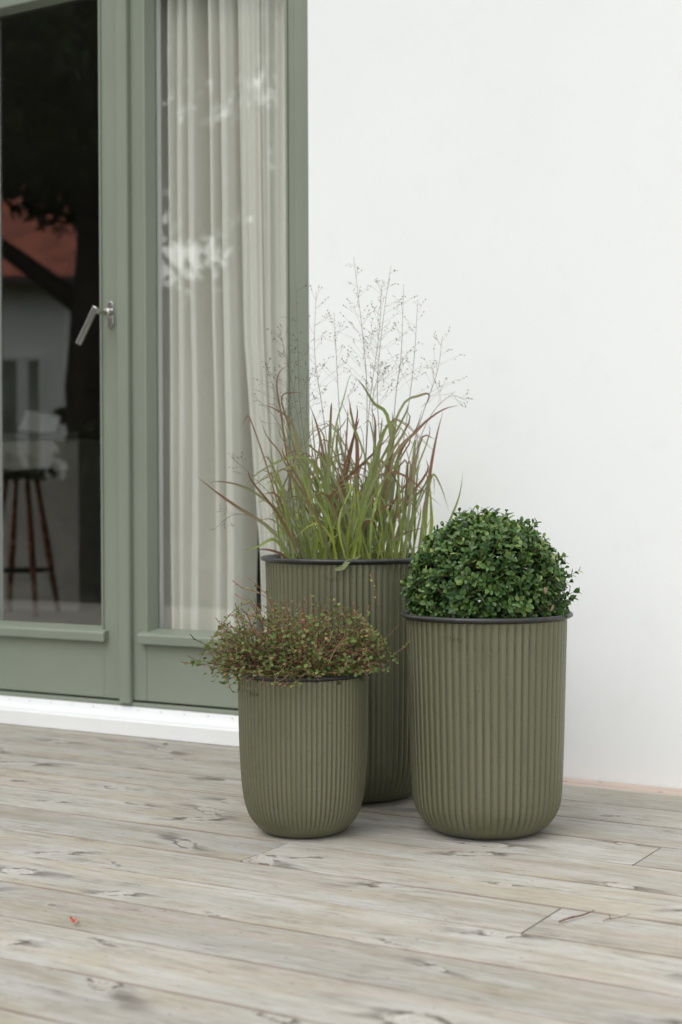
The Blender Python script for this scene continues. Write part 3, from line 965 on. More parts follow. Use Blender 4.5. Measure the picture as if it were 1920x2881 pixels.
def boxwood():
    zc = 0.387 + 0.040
    C = Vector((P_BOX[0], P_BOX[1], 0.387))
    root = thing('boxwood', C, 'clipped dark green boxwood ball growing in the medium planter', 'shrub')
    cc = Vector((0, 0, 0.040))
    RX, RZ = 0.142, 0.143
    campos = Vector((0, 0, H)) - C
    leaves = []
    twigs = MB()
    shoots = []
    ga = math.pi * (3 - math.sqrt(5))
    N_ = 1200
    for i in range(N_):
        zf = 1 - 2 * (i + 0.5) / N_
        if zf < -0.36:
            continue
        a_ = ga * i + rnd.uniform(-0.25, 0.25)
        q = math.sqrt(1 - zf * zf)
        d = Vector((q * math.cos(a_), q * math.sin(a_), zf + rnd.uniform(-0.06, 0.06))).normalized()
        lump = 1 + 0.035 * math.sin(4 * d.x * 3 + 1) * math.sin(11 * d.y) + 0.03 * math.sin(9 * d.z + 5 * d.x)
        rad = rnd.gauss(0.975, 0.03) * lump
        shoots.append((d, rad, rnd.uniform(0.028, 0.045)))
    # stray sprigs that escaped the shears: directions in (right, toward viewer, up)
    rr_ = Vector((rgt.x, rgt.y, 0)).normalized()
    tv = Vector((-fwd.x, -fwd.y, 0)).normalized()
    for (a1, b1, c1, ex, ln) in ((0.95, 0.1, 0.22, 1.20, 0.06), (0.97, 0.2, 0.02, 1.16, 0.055), (0.95, -0.1, 0.10, 1.10, 0.05), (0.60, 0.1, 0.82, 1.09, 0.05), (-0.1, 0.0, 1.0, 1.05, 0.04), (-0.98, 0.25, 0.12, 1.10, 0.05), (-0.97, 0.2, 0.0, 1.08, 0.045), (0.25, 0, 0.97, 1.05, 0.04), (0.9, 0.3, -0.05, 1.12, 0.05)):
        d = (rr_ * a1 + tv * b1 + Vector((0, 0, c1))).normalized()
        shoots.append((d, ex, ln))
    for d, rad, ln in shoots:
        tip = cc + Vector((d.x * RX, d.y * RX, d.z * RZ)) * rad
        dirv = (d + Vector((rnd.gauss(0, 0.33), rnd.gauss(0, 0.33), rnd.gauss(0.18, 0.3)))).normalized()
        if rad > 1.04:
            dirv = (d * 2 + Vector((0, 0, 0.6))).normalized()
        basep = tip - dirv * ln
        twigs.tube([basep, tip], [0.0009, 0.0006], 4, cap=False)
        side = dirv.orthogonal().normalized()
        nodes = max(4, int(ln / 0.0072))
        roll = rnd.uniform(0, math.pi)
        bright = rnd.random()
        sh_b = rnd.gauss(0.40, 0.12)
        for k in range(nodes):
            f = (k + 0.6) / nodes
            p = basep.lerp(tip, f)
            for s_ in (0, 1):
                a_ = roll + k * math.pi / 2 + s_ * math.pi + rnd.gauss(0, 0.25)
                sd_ = Quaternion(dirv, a_) @ side
                open_ = 0.75 + 0.5 * (1 - f) + rnd.gauss(0, 0.18)
                ax = (dirv * math.cos(open_) + sd_ * math.sin(open_))
                nm = (dirv * math.sin(open_) - sd_ * math.cos(open_)) + Vector((0, 0, 0.25))
                size = rnd.uniform(0.0110, 0.0178) * (0.72 if k == nodes - 1 else 1.0)
                M_ = leaf_matrix(p, ax, nm, size)
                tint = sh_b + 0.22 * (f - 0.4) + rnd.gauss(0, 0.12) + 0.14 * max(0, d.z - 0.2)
                if rnd.random() < 0.02:
                    tint = rnd.uniform(0.8, 1.0)
                tint = min(0.98, max(0.02, tint))
                ctr = p + ax * size * 0.5
                vd = (campos - ctr).normalized()
                rel = (ctr - cc)
                rel = Vector((rel.x / RX, rel.y / RX, rel.z / RZ))
                score = rel.dot(vd) * 1.3 + rel.length * 0.7 + abs(Vector(nm).normalized().dot(vd)) * 0.6 + size * 25
                if rel.length < 0.97:
                    score -= 1.2
                leaves.append((M_, tint, score))
    # soft inner mass of shaded leaves so the ball is not hollow
    for i in range(1500):
        d = Vector((rnd.gauss(0, 1), rnd.gauss(0, 1), rnd.gauss(0.25, 1))).normalized()
        if d.z < -0.4:
            continue
        q = rnd.uniform(0.70, 0.88)
        p = cc + Vector((d.x * RX, d.y * RX, d.z * RZ)) * q
        if p.z < -0.01:
            continue
        ax = Vector((rnd.gauss(0, 1), rnd.gauss(0, 1), rnd.gauss(0.3, 1)))
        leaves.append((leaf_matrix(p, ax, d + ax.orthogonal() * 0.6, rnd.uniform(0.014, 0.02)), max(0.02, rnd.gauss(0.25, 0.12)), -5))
    leaves = [l for l in leaves if l[0].translation.z > -0.008 or math.hypot(l[0].translation.x, l[0].translation.y) > 2]
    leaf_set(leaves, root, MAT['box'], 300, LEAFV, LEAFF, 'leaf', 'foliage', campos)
    tw = twigs.build('twig', MAT['twigwood'], root, True)
    tw['kind'] = 'stuff'
    for k in range(7):
        t = R(51 * k)
        b0 = Vector((0.02 * math.cos(t), 0.02 * math.sin(t), -0.012))
        MB().tube(smooth_path([b0, b0 + Vector((0.03 * math.cos(t), 0.03 * math.sin(t), 0.05)), b0 + Vector((0.07 * math.cos(t + 0.4), 0.07 * math.sin(t + 0.4), 0.10))], 6), [0.003, 0.0028, 0.0025, 0.002, 0.0016, 0.001], 6).build('branch', MAT['drytwig'], root, True)
    # a few dried leaves caught on the viewer's side
    mb = MB()
    mb.add(LEAFV, LEAFF)
    dm = mb.mesh('dry_leaf', MAT['deadleaf'], True)
    for (a1, b1, c1) in ((0.62, 0.75, 0.02), (0.70, 0.70, -0.20)):
        d = (rr_ * a1 + tv * b1 + Vector((0, 0, c1))).normalized()
        p = cc + Vector((d.x * RX, d.y * RX, d.z * RZ)) * 1.02
        child('dry_leaf', dm, root, leaf_matrix(p, Vector((rnd.gauss(0, 0.4), rnd.gauss(0, 0.4), 1)), d, 0.014))


boxwood()

# ------------------------------------------------------------------ view-aligned local frames for the plants' own shapes
def frame_of(loc):
    d = Vector((loc[0], loc[1], 0)).normalized()
    return Vector((d.y, -d.x, 0)), -d            # right, toward viewer


# ------------------------------------------------------------------ trailing wire vine
DISC = [(0.0, 0, 0)]
DV = [(0.0, 0.0, 0.0), (0.22, 0.36, 0.05), (0.62, 0.46, 0.03), (0.95, 0.25, -0.03), (1.03, 0.0, -0.06), (0.95, -0.25, -0.03), (0.62, -0.46, 0.03), (0.22, -0.36, 0.05), (0.55, 0.0, -0.05)]
DV = np.array(DV)
DF = [(0, 1, 8), (1, 2, 8), (2, 3, 8), (3, 4, 8), (4, 5, 8), (5, 6, 8), (6, 7, 8), (7, 0, 8)]


def vine():
    C = Vector((P_SMALL[0], P_SMALL[1], 0.2865))
    root = thing('wire_vine', C, 'bushy wire vine with reddish stems and tiny round leaves in the small planter', 'plant')
    ri, tv = frame_of(P_SMALL)
    campos = Vector((0, 0, H)) - C
    leaves = []
    stems_near, stems_far = MB(), MB()

    def add_stem(path, r_base, tint0, tint1, leafy, lsize, step=0.0068, mb=None):
        n = len(path)
        tt = [tint0 + (tint1 - tint0) * i / (n - 1) for i in range(n)]
        (mb or stems_far).tube(path, [r_base * (1 - 0.5 * i / (n - 1)) for i in range(n)], 4, tt, cap=False)
        acc, sgn = 0.0, 1
        for i in range(1, n):
            seg = path[i] - path[i - 1]
            acc += seg.length
            if acc > step and i > leafy * n:
                acc = 0.0
                sgn = -sgn
                d = seg.normalized()
                sd_ = d.cross(Vector((rnd.gauss(0, 0.6), rnd.gauss(0, 0.6), 1))).normalized() * sgn
                ax = (sd_ + d * rnd.uniform(0.0, 0.7) + Vector((0, 0, rnd.gauss(0.1, 0.3)))).normalized()
                nm = Vector((rnd.gauss(0, 0.5), rnd.gauss(0, 0.5), 1.0)) + tv * rnd.uniform(-0.1, 0.8)
                sz = lsize * rnd.uniform(0.65, 1.3) * (1 - 0.35 * i / n)
                M_ = leaf_matrix(path[i], ax, nm, sz)
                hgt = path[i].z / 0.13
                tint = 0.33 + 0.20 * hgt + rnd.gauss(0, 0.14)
                if rnd.random() < 0.07:
                    tint = rnd.uniform(0.8, 1.0)
                vd = (campos - path[i]).normalized()
                rel = Vector((path[i].x / 0.15, path[i].y / 0.15, path[i].z / 0.13))
                score = rel.dot(vd) + rel.length * 0.5 + sz * 120 + abs(nm.normalized().dot(vd)) * 0.5
                leaves.append((M_, min(0.98, max(0.02, tint)), score))

    # the mass: many arching wiry stems
    for i in range(660):
        a_ = rnd.uniform(0, 2 * math.pi)
        q = 0.104 * math.sqrt(rnd.random())
        p = Vector((q * math.cos(a_), q * math.sin(a_), -0.012))
        out = Vector((p.x, p.y, 0)) * 7.5 + Vector((rnd.gauss(0, 0.42), rnd.gauss(0, 0.42), 0))
        side = out.dot(ri)
        d = (out * 0.8 + Vector((0, 0, rnd.uniform(0.35, 1.25)))).normalized()
        L = rnd.uniform(0.09, 0.185)
        steps = int(L / 0.006)
        path = [p.copy()]
        droop = rnd.uniform(0.0, 0.05)
        ulim = rnd.triangular(0.09, 0.175, 0.14)
        for s_ in range(steps):
            d = (d + Vector((rnd.gauss(0, 0.16), rnd.gauss(0, 0.16), rnd.gauss(0, 0.14) - droop))).normalized()
            p = p + d * 0.006
            u = p.dot(ri)
            # mound outline: fuller and taller on one side
            top = 0.128 * max(0.0, 1 - (abs(u + 0.035) / (0.150 if u < -0.035 else 0.205)) ** 2.2) + 0.012
            if p.z > top:
                d.z = -abs(d.z) * 0.2
                p.z = min(p.z, top + 0.008)
            hr = math.hypot(p.x, p.y)
            if hr < 0.118:
                p.z = max(p.z, -0.008)
            elif hr < 0.135:
                p.z = max(p.z, 0.006)
            elif u > 0:
                p.z = max(p.z, 0.014)
            else:
                p.z = max(p.z, -0.006)
            if u > ulim:
                p -= ri * (u - ulim) * 0.8
            elif u < -ulim - 0.02:
                p -= ri * (u + ulim + 0.02) * 0.8
            path.append(p.copy())
        add_stem(path, rnd.uniform(0.0006, 0.0011), rnd.uniform(0, 0.3), rnd.uniform(0.2, 0.9), 0.08, 0.0084, 0.0062)

    # single wayward shoots, as (right, up, toward viewer) in metres
    def cr(pts, w):
        out = []
        for i, (X, Yc) in enumerate(pts):
            s_ = (500 + X / 2.306 - 853) / 1572.5
            z_ = (1889 - (1600 + Yc / 2.306)) / 1572.5
            out.append(ri * s_ + tv * (w * (1 - 0.5 * i / len(pts))) + Vector((0, 0, z_)))
        return out

    shoots = [
        ([(365, 72), (400, 100), (440, 125), (520, 150), (590, 190), (660, 260)], 0.02, 0.9, 0.6, 0.0044, 0.0010),
        ([(455, 58), (500, 95), (545, 140), (600, 190), (650, 260)], -0.02, 0.75, 0.5, 0.0042, 0.0009),
        ([(380, 150), (440, 195), (500, 225), (560, 270), (640, 340)], 0.04, 0.95, 0.6, 0.0042, 0.0009),
        ([(385, 210), (400, 250), (450, 280), (540, 320), (620, 400)], 0.05, 0.4, 0.3, 0.0048, 0.0008),
        ([(255, 305), (290, 360), (320, 420), (350, 500)], 0.03, 0.95, 0.6, 0.0046, 0.0008),
        ([(1250, 35), (1265, 80), (1285, 130), (1290, 200), (1305, 280), (1300, 380)], 0.01, 0.85, 0.35, 0.0038, 0.0010),
        ([(1135, 215), (1152, 260), (1140, 330), (1130, 420)], 0.03, 0.95, 0.5, 0.0042, 0.0009),
        ([(1515, 440), (1480, 500), (1420, 540), (1350, 570), (1220, 640)], 0.02, 0.9, 0.3, 0.0050, 0.0008),
        ([(1440, 370), (1380, 440), (1320, 480), (1200, 600)], -0.01, 0.6, 0.2, 0.0050, 0.0007),
        ([(400, 690), (412, 740), (390, 775), (355, 760), (338, 700), (345, 640), (400, 610)], 0.06, 0.05, 0.05, 0.0045, 0.0007),
        ([(330, 720), (325, 690), (345, 640), (400, 600)], 0.05, 0.05, 0.05, 0.0045, 0.0006),
        ([(820, 185), (838, 230), (815, 300), (810, 400)], 0.0, 0.9, 0.4, 0.0055, 0.0009),
        ([(885, 190), (882, 250), (878, 320), (890, 420)], 0.02, 0.3, 0.2, 0.0082, 0.0006),
        ([(935, 225), (925, 290), (920, 360)], 0.03, 0.3, 0.2, 0.0078, 0.0006),
        ([(100, 405), (130, 440), (200, 480), (290, 540), (400, 600)], 0.05, 0.15, 0.05, 0.0060, 0.0008),
        ([(40, 575), (110, 590), (200, 605), (300, 640), (420, 670)], 0.06, 0.2, 0.1, 0.0080, 0.0007),
        ([(80, 540), (130, 570), (210, 590), (300, 630)], 0.05, 0.2, 0.1, 0.0065, 0.0007),
        ([(740, 570), (800, 560), (830, 600), (880, 590)], 0.11, 0.9, 0.7, 0.004, 0.0011),
        ([(960, 600), (1020, 490), (1070, 430), (1080, 380)], 0.10, 0.9, 0.6, 0.004, 0.0010),
        ([(780, 610), (900, 580), (1000, 590), (1100, 610)], 0.12, 0.8, 0.5, 0.004, 0.0009),
        ([(590, 190), (620, 260), (680, 330), (700, 420)], 0.06, 0.95, 0.6, 0.004, 0.0010),
        ([(1240, 235), (1225, 300), (1230, 400)], 0.03, 0.9, 0.5, 0.0045, 0.0009),
        ([(290, 330), (360, 370), (430, 420), (500, 500)], 0.03, 0.5, 0.3, 0.0055, 0.0007),
        ([(960, 280), (965, 330), (950, 420)], 0.05, 0.9, 0.5, 0.0045, 0.0009),
        ([(700, 200), (715, 260), (740, 340)], 0.02, 0.8, 0.4, 0.0050, 0.0008),
    ]
    for pts, w, t0, t1, ls, r_ in shoots:
        pa = smooth_path(cr(pts, w), 26)
        mb = MB()
        add_stem(pa, r_, t0, t1, 0.0, ls * 1.4, 0.0095, mb)
        mb.build('stem', MAT['vinestem'], root, True)
    leaves = [l for l in leaves]
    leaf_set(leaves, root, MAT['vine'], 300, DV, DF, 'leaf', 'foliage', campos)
    o = stems_far.build('stem_tangle', MAT['vinestem'], root, True)
    o['kind'] = 'stuff'


vine()


# ------------------------------------------------------------------ ornamental grass
def grass():
    C = Vector((P_TALL[0], P_TALL[1], 0.475))
    root = thing('ornamental_grass', C, 'tall ornamental switchgrass with purple tipped blades and airy seed heads in the tall planter', 'grass plant')
    ri, tv = frame_of(P_TALL)

    def blade(path, width, t0, t1, twist=0.0, n=16, fold=0.25):
        pts = smooth_path(path, n)
        vs, ts = [], []
        L = len(pts)
        prev = None
        yaw = rnd.uniform(-0.7, 0.7)
        for i, p in enumerate(pts):
            d = (pts[min(i + 1, L - 1)] - pts[max(i - 1, 0)]).normalized()
            ref = (tv * math.cos(yaw + twist * i / L) + ri * math.sin(yaw + twist * i / L))
            s_ = d.cross(ref)
            s_ = s_.normalized() if s_.length > 1e-4 else d.orthogonal().normalized()
            if prev is not None and s_.dot(prev) < 0:
                s_ = -s_
            prev = s_
            nn = s_.cross(d)
            f = i / (L - 1)
            wd = width * (0.55 + 0.45 * min(1, f * 4)) * max(0.04, (1 - f ** 2.6)) * 0.5
            vs += [p - s_ * wd, p + nn * wd * fold * -1, p + s_ * wd]
            tt = t0 + (t1 - t0) * (f ** 0.8)
            ts += [tt, tt - 0.06, tt]
        fs = [(i * 3 + j, i * 3 + j + 1, (i + 1) * 3 + j + 1, (i + 1) * 3 + j) for i in range(L - 1) for j in (0, 1)]
        mb = MB()
        mb.add(vs, fs, [min(0.99, max(0.01, q)) for q in ts])
        return mb.build('blade', MAT['blade'], root, True)

    def K(X, Yc, w):
        return ri * ((540 + X / 1.96 - 993) / 1401.0) + tv * w + Vector((0, 0, (1570 - (680 + Yc / 1.96)) / 1401.0))

    hand = [
        ([(720, 1760), (765, 1250), (800, 1010), (835, 890), (872, 755), (890, 738)], 0.0055, 0.2, 0.5, 0.02),
        ([(1010, 1760), (1105, 1250), (1085, 965), (1010, 890), (955, 800), (905, 738)], 0.0085, 0.25, 0.55, -0.01),
        ([(1050, 1760), (1090, 1300), (1140, 1150), (1230, 1060), (1300, 990), (1390, 930), (1475, 908)], 0.0075, 0.45, 0.95, 0.03),
        ([(1240, 1760), (1290, 1450), (1320, 1240), (1350, 1080), (1387, 935)], 0.0075, 0.45, 0.98, 0.04),
        ([(1080, 1760), (1120, 1300), (1165, 1140), (1240, 1040), (1275, 930)], 0.0075, 0.4, 0.95, 0.0),
        ([(570, 1760), (450, 1590), (260, 1460), (150, 1380), (40, 1290)], 0.0070, 0.35, 0.98, 0.07),
        ([(640, 1760), (560, 1560), (380, 1400), (280, 1345), (180, 1322), (110, 1325)], 0.0060, 0.35, 0.75, 0.06),
        ([(850, 1760), (760, 1400), (690, 1240), (580, 1187), (400, 1262), (285, 1368)], 0.0080, 0.3, 0.45, 0.09),
        ([(760, 1760), (710, 1400), (630, 1228), (540, 1243), (400, 1310), (320, 1360)], 0.0060, 0.4, 0.65, 0.05),
        ([(660, 1760), (600, 1420), (500, 1180), (420, 1070), (378, 950)], 0.0065, 0.35, 0.9, 0.05),
        ([(700, 1760), (640, 1300), (560, 1010), (470, 925), (395, 893)], 0.0065, 0.35, 0.85, 0.0),
        ([(690, 1760), (660, 1400), (635, 1270), (590, 1150), (520, 985)], 0.0095, 0.3, 0.5, 0.08),
        ([(745, 1760), (742, 1400), (735, 1220), (700, 1030), (655, 900)], 0.0075, 0.2, 0.9, 0.06),
        ([(905, 1760), (912, 1400), (915, 1120), (890, 980), (866, 840)], 0.0090, 0.6, 0.98, 0.0),
        ([(620, 1760), (700, 1500), (860, 1310), (960, 1215), (1050, 1125), (1110, 1050)], 0.0070, 0.55, 0.98, 0.10),
        ([(800, 1760), (860, 1600), (930, 1470), (1000, 1310), (1035, 1160)], 0.0095, 0.12, 0.42, 0.10),
        ([(900, 1760), (980, 1450), (1030, 1230), (1070, 1240), (1180, 1400), (1295, 1575)], 0.0065, 0.5, 0.98, 0.08),
        ([(800, 1760), (850, 1670), (1000, 1515), (1080, 1450), (1142, 1408)], 0.0080, 0.55, 0.85, 0.12),
        ([(1285, 1760), (1300, 1450), (1318, 1320), (1340, 1288), (1382, 1370), (1418, 1490)], 0.0055, 0.15, 0.4, 0.02),
        ([(1400, 1760), (1440, 1510), (1485, 1380), (1500, 1262)], 0.0070, 0.3, 0.35, 0.0),
        ([(1290, 1760), (1320, 1580), (1318, 1450), (1308, 1280)], 0.0080, 0.2, 0.35, 0.04),
        ([(560, 1760), (470, 1640), (380, 1672), (290, 1700)], 0.0070, 0.2, 0.35, 0.11),
        ([(560, 1770), (500, 1715), (430, 1690), (360, 1685)], 0.0060, 0.8, 0.85, 0.12),
        ([(690, 1770), (730, 1690), (770, 1640), (825, 1595)], 0.0120, 0.3, 0.42, 0.15),
        ([(1060, 1760), (1090, 1150), (1170, 900), (1260, 850), (1312, 840), (1305, 885), (1265, 915)], 0.0060, 0.4, 0.75, 0.0),
        ([(560, 1760), (430, 1300), (330, 1000), (300, 955), (255, 1035)], 0.0035, 0.6, 0.9, -0.04),
        ([(600, 1760), (500, 1000), (470, 800), (485, 710), (540, 665)], 0.0040, 0.7, 0.99, -0.03),
        ([(720, 1760), (560, 1100), (500, 870), (560, 832), (650, 845)], 0.0045, 0.6, 0.95, 0.02),
        ([(1190, 1760), (1230, 1500), (1225, 1300), (1180, 1100), (1140, 880)], 0.0050, 0.3, 0.85, -0.04),
        ([(620, 1760), (560, 1500), (430, 1200), (380, 1230)], 0.0050, 0.3, 0.8, 0.03),
        ([(950, 1760), (1000, 1400), (1010, 1150), (1015, 1000), (990, 920)], 0.0075, 0.6, 0.95, 0.03),
        ([(1000, 1760), (1060, 1400), (1110, 1130), (1135, 960)], 0.0065, 0.5, 0.95, 0.06),
        ([(880, 1760), (850, 1400), (800, 1100), (850, 990), (880, 930)], 0.0075, 0.3, 0.85, 0.01),
        ([(640, 1760), (560, 1600), (480, 1400), (400, 1390)], 0.0060, 0.5, 0.9, 0.08),
        ([(820, 1760), (900, 1560), (1000, 1530), (1030, 1620)], 0.0070, 0.3, 0.5, 0.13),
        ([(940, 1760), (1000, 1660), (1100, 1640), (1180, 1600), (1290, 1570)], 0.0065, 0.4, 0.75, 0.10),
    ]
    for pts, wd, t0, t1, w_ in hand:
        b = 0.4
        pth = [K(X, Yc, w_ * (0.5 + 0.5 * i / len(pts))) for i, (X, Yc) in enumerate(pts)]
        pth[0].z = -0.012
        q0 = Vector((pth[0].x, pth[0].y, 0))
        if q0.length > 0.155:
            q0 *= 0.155 / q0.length
            pth[0] = Vector((q0.x, q0.y, -0.012))
        blade(pth, wd, t0, t1, rnd.uniform(-1.2, 1.2), 18)
    # the crowd of blades between them
    for i in range(300):
        a_ = rnd.uniform(0, 2 * math.pi)
        q = 0.145 * rnd.random() ** 0.6
        p = Vector((q * math.cos(a_), q * math.sin(a_), -0.012))
        hgt = rnd.choice([rnd.uniform(0.06, 0.15), rnd.uniform(0.12, 0.22), rnd.uniform(0.17, 0.31)])
        lean = Vector((p.x, p.y, 0)) * rnd.uniform(0.0, 0.8) + Vector((rnd.gauss(0, 0.06), rnd.gauss(0, 0.06), 0)) * (hgt / 0.2)
        bend = rnd.choice([0.0, 0.1, 0.4, 0.9, 1.3])
        tipd = Vector((lean.x, lean.y, 0)) + Vector((rnd.gauss(0, 0.03), rnd.gauss(0, 0.03), 0))
        tipd = tipd.normalized() if tipd.length > 1e-4 else Vector((1, 0, 0))
        mid = p + lean * 0.45 + Vector((rnd.gauss(0, 0.008), rnd.gauss(0, 0.008), hgt * 0.55))
        end = p + lean + Vector((0, 0, hgt))
        tip = end + tipd * (0.075 * bend) + Vector((0, 0, 0.03 - 0.075 * bend))
        t0 = rnd.choice([rnd.uniform(0.0, 0.12), rnd.uniform(0.0, 0.25), rnd.uniform(0.1, 0.4), rnd.uniform(0.35, 0.7)])
        t1 = rnd.choice([rnd.uniform(0.2, 0.5), rnd.uniform(0.55, 0.85), rnd.uniform(0.75, 0.99), rnd.uniform(0.85, 0.99), rnd.uniform(0.85, 0.99)])
        if hgt < 0.13:
            t0, t1 = rnd.uniform(0.0, 0.25), rnd.choice([rnd.uniform(0.05, 0.4), rnd.uniform(0.3, 0.8)])
        # keep clear of the boxwood ball
        bx = Vector((P_BOX[0] - P_TALL[0], P_BOX[1] - P_TALL[1], 0))
        if (Vector((tip.x, tip.y, 0)) - bx).length < 0.16 and tip.z < 0.12:
            continue
        if not -0.21 < tip.dot(ri) < 0.185 or not -0.19 < end.dot(ri) < 0.165:
            continue
        blade([p, mid, end, tip], rnd.uniform(0.0034, 0.0070), t0, t1, rnd.uniform(-1.8, 1.8), 11, rnd.uniform(0.1, 0.6))

    # thin culms and airy seed heads
    def panicle(pts, w, start, spread, dens, tb):
        path = smooth_path([K(X, Yc, w * (0.4 + 0.6 * i / len(pts))) for i, (X, Yc) in enumerate(pts)], 30)
        path[0].z = -0.01
        n = len(path)
        mb = MB()
        mb.tube(path, [0.0011 * (1 - 0.75 * i / n) for i in range(n)], 4, [0.15 + tb * 0.5 * i / n for i in range(n)], cap=False)

        def seed(p, d, s_):
            d = d.normalized()
            o_ = d.orthogonal().normalized() * s_ * 0.36
            b_ = d.cross(o_.normalized()) * s_ * 0.36
            mb.add([p, p + d * s_ * 0.45 + o_, p + d * s_ * 0.45 + b_, p + d * s_ * 0.45 - o_, p + d * s_ * 0.45 - b_, p + d * s_],
                   [(0, 1, 2), (0, 2, 3), (0, 3, 4), (0, 4, 1), (5, 2, 1), (5, 3, 2), (5, 4, 3), (5, 1, 4)], min(0.99, tb + rnd.uniform(0.1, 0.45)))

        for i in range(int(n * start), n - 1):
            f = (i - n * start) / (n * (1 - start))
            for _ in range(dens):
                if rnd.random() < 0.30:
                    continue
                axd = (path[i + 1] - path[i - 1]).normalized()
                a_ = rnd.uniform(0, 2 * math.pi)
                sd_ = Quaternion(axd, a_) @ axd.orthogonal().normalized()
                L = spread * (1 - 0.75 * f) * rnd.uniform(0.5, 1.15)
                d = (axd * rnd.uniform(0.5, 1.0) + sd_).normalized()
                p = path[i].copy()
                br = [p.copy()]
                k = max(3, int(L / 0.012))
                for s_ in range(k):
                    d = (d + Vector((rnd.gauss(0, 0.12), rnd.gauss(0, 0.12), rnd.gauss(0.02, 0.12)))).normalized()
                    p = p + d * (L / k)
                    br.append(p.copy())
                    if s_ > k * 0.3 and rnd.random() < 0.75:
                        d2 = (d + Vector((rnd.gauss(0, 0.5), rnd.gauss(0, 0.5), rnd.gauss(0, 0.5)))).normalized()
                        e = p + d2 * rnd.uniform(0.003, 0.010)
                        mb.tube([p, e], 0.00016, 3, tb, cap=False)
                        seed(e, d2, rnd.uniform(0.0026, 0.0042))
                seed(p, d, rnd.uniform(0.0026, 0.0044))
                mb.tube(br, [0.00028] + [0.0002] * k, 3, tb, cap=False)
        mb.build('seed_head', MAT['pan'], root, True)

    heads = [
        ([(950, 1760), (960, 1300), (985, 900), (1040, 500), (1055, 230)], -0.02, 0.52, 0.085, 3, 0.35),
        ([(900, 1760), (960, 1200), (970, 800), (945, 480), (900, 80)], 0.0, 0.52, 0.07, 3, 0.35),
        ([(1050, 1760), (1090, 1300), (1130, 850), (1160, 620), (1175, 240)], 0.02, 0.5, 0.07, 2, 0.4),
        ([(1130, 1760), (1180, 1300), (1280, 950), (1360, 720), (1390, 520)], 0.0, 0.55, 0.07, 2, 0.45),
        ([(1000, 1760), (1040, 1200), (1030, 800), (1060, 450), (1110, 110)], -0.05, 0.5, 0.075, 3, 0.35),
        ([(800, 1760), (770, 1300), (720, 900), (680, 600), (690, 260)], -0.04, 0.55, 0.075, 2, 0.45),
        ([(700, 1760), (650, 1300), (600, 900), (590, 600), (580, 220)], 0.0, 0.55, 0.06, 2, 0.45),
        ([(640, 1760), (560, 1200), (500, 950), (410, 660)], 0.03, 0.55, 0.06, 2, 0.55),
        ([(680, 1760), (620, 1200), (560, 800), (490, 480)], 0.02, 0.5, 0.07, 3, 0.55),
        ([(850, 1760), (830, 1200), (810, 800), (790, 380)], -0.03, 0.55, 0.07, 2, 0.4),
        ([(1150, 1760), (1200, 1300), (1300, 1000), (1420, 860), (1510, 880)], 0.03, 0.6, 0.05, 1, 0.5),
        ([(1080, 1760), (1160, 1200), (1230, 700), (1260, 300)], -0.05, 0.55, 0.06, 1, 0.4),
        ([(600, 1760), (480, 1450), (330, 1280), (240, 1195)], 0.08, 0.62, 0.045, 1, 0.7),
        ([(560, 1760), (420, 1560), (250, 1500), (120, 1590)], 0.05, 0.6, 0.04, 1, 0.65),
        ([(620, 1760), (560, 1300), (480, 1000), (330, 830)], 0.0, 0.6, 0.05, 1, 0.6),
        ([(960, 1760), (1010, 1250), (1000, 900), (1050, 680)], 0.06, 0.58, 0.07, 3, 0.5),
        ([(720, 1760), (690, 1300), (640, 950), (650, 700)], 0.06, 0.55, 0.07, 2, 0.6),
    ]
    for a in heads:
        panicle(*a)
    # folded leaf lying over the rim
    b_ = MB()
    pth = [K(795, 1785, 0.181), K(835, 1775, 0.187), K(862, 1745, 0.186), K(890, 1735, 0.18), K(935, 1712, 0.15)]
    blade(pth, 0.010, 0.45, 0.40, 0.6, 12)


grass()

# ------------------------------------------------------------------ scraps lying on the deck
tw = MB().tube(smooth_path([(-0.799, 1.948, 0.003), (-0.792, 1.967, 0.0045), (-0.781, 1.994, 0.004), (-0.772, 2.014, 0.007)], 10), [0.0012, 0.0014, 0.0015, 0.0013, 0.0016, 0.0013, 0.0013, 0.0011, 0.0009, 0.0006], 6).build('twig', MAT['drytwig'], None, True)
tag(tw, 'thick brown twig lying on the deck boards', 'twig')
tw = MB().tube(smooth_path([(-0.748, 1.985, 0.002), (-0.742, 1.994, 0.004), (-0.731, 2.012, 0.003), (-0.722, 2.026, 0.006)], 8), [0.0007, 0.0008, 0.0007, 0.0006, 0.0006, 0.0005, 0.0004, 0.0003], 5).tube([(-0.741, 1.996, 0.003), (-0.748, 2.006, 0.007)], 0.0007, 5).build('twig', MAT['drytwig'], None, True)
tag(tw, 'thin forked bit of twig on the deck just past the thicker twig', 'twig')
m = MB()
for k in range(4):
    a_ = R(70 * k + 20)
    m.add([(0, 0, 0.001 + 0.002 * k), (0.006 * math.cos(a_), 0.006 * math.sin(a_), 0.006 + 0.002 * k), (0.0085 * math.cos(a_ + 0.6), 0.0085 * math.sin(a_ + 0.6), 0.004 + 0.004 * k), (0.004 * math.cos(a_ + 1.2), 0.004 * math.sin(a_ + 1.2), 0.002 + 0.002 * k)], [(0, 1, 2, 3)])
o = m.build('petal', MAT['red'], None, False, loc=(-1.381, 1.602, 0.001))
tag(o, 'crumpled orange red petal scrap on a deck seam', 'petal')
m = MB()
m.add([(-0.009, 0, 0.001), (0, -0.005, 0.004), (0.009, 0.001, 0.002), (0.001, 0.006, 0.005)], [(0, 1, 2, 3)])
o = m.build('leaf_scrap', MAT['greenbit'], None, False, loc=(-2.195, 2.878, 0.001))
tag(o, 'tiny dark green leaf scrap on the deck below the white sill', 'leaf')

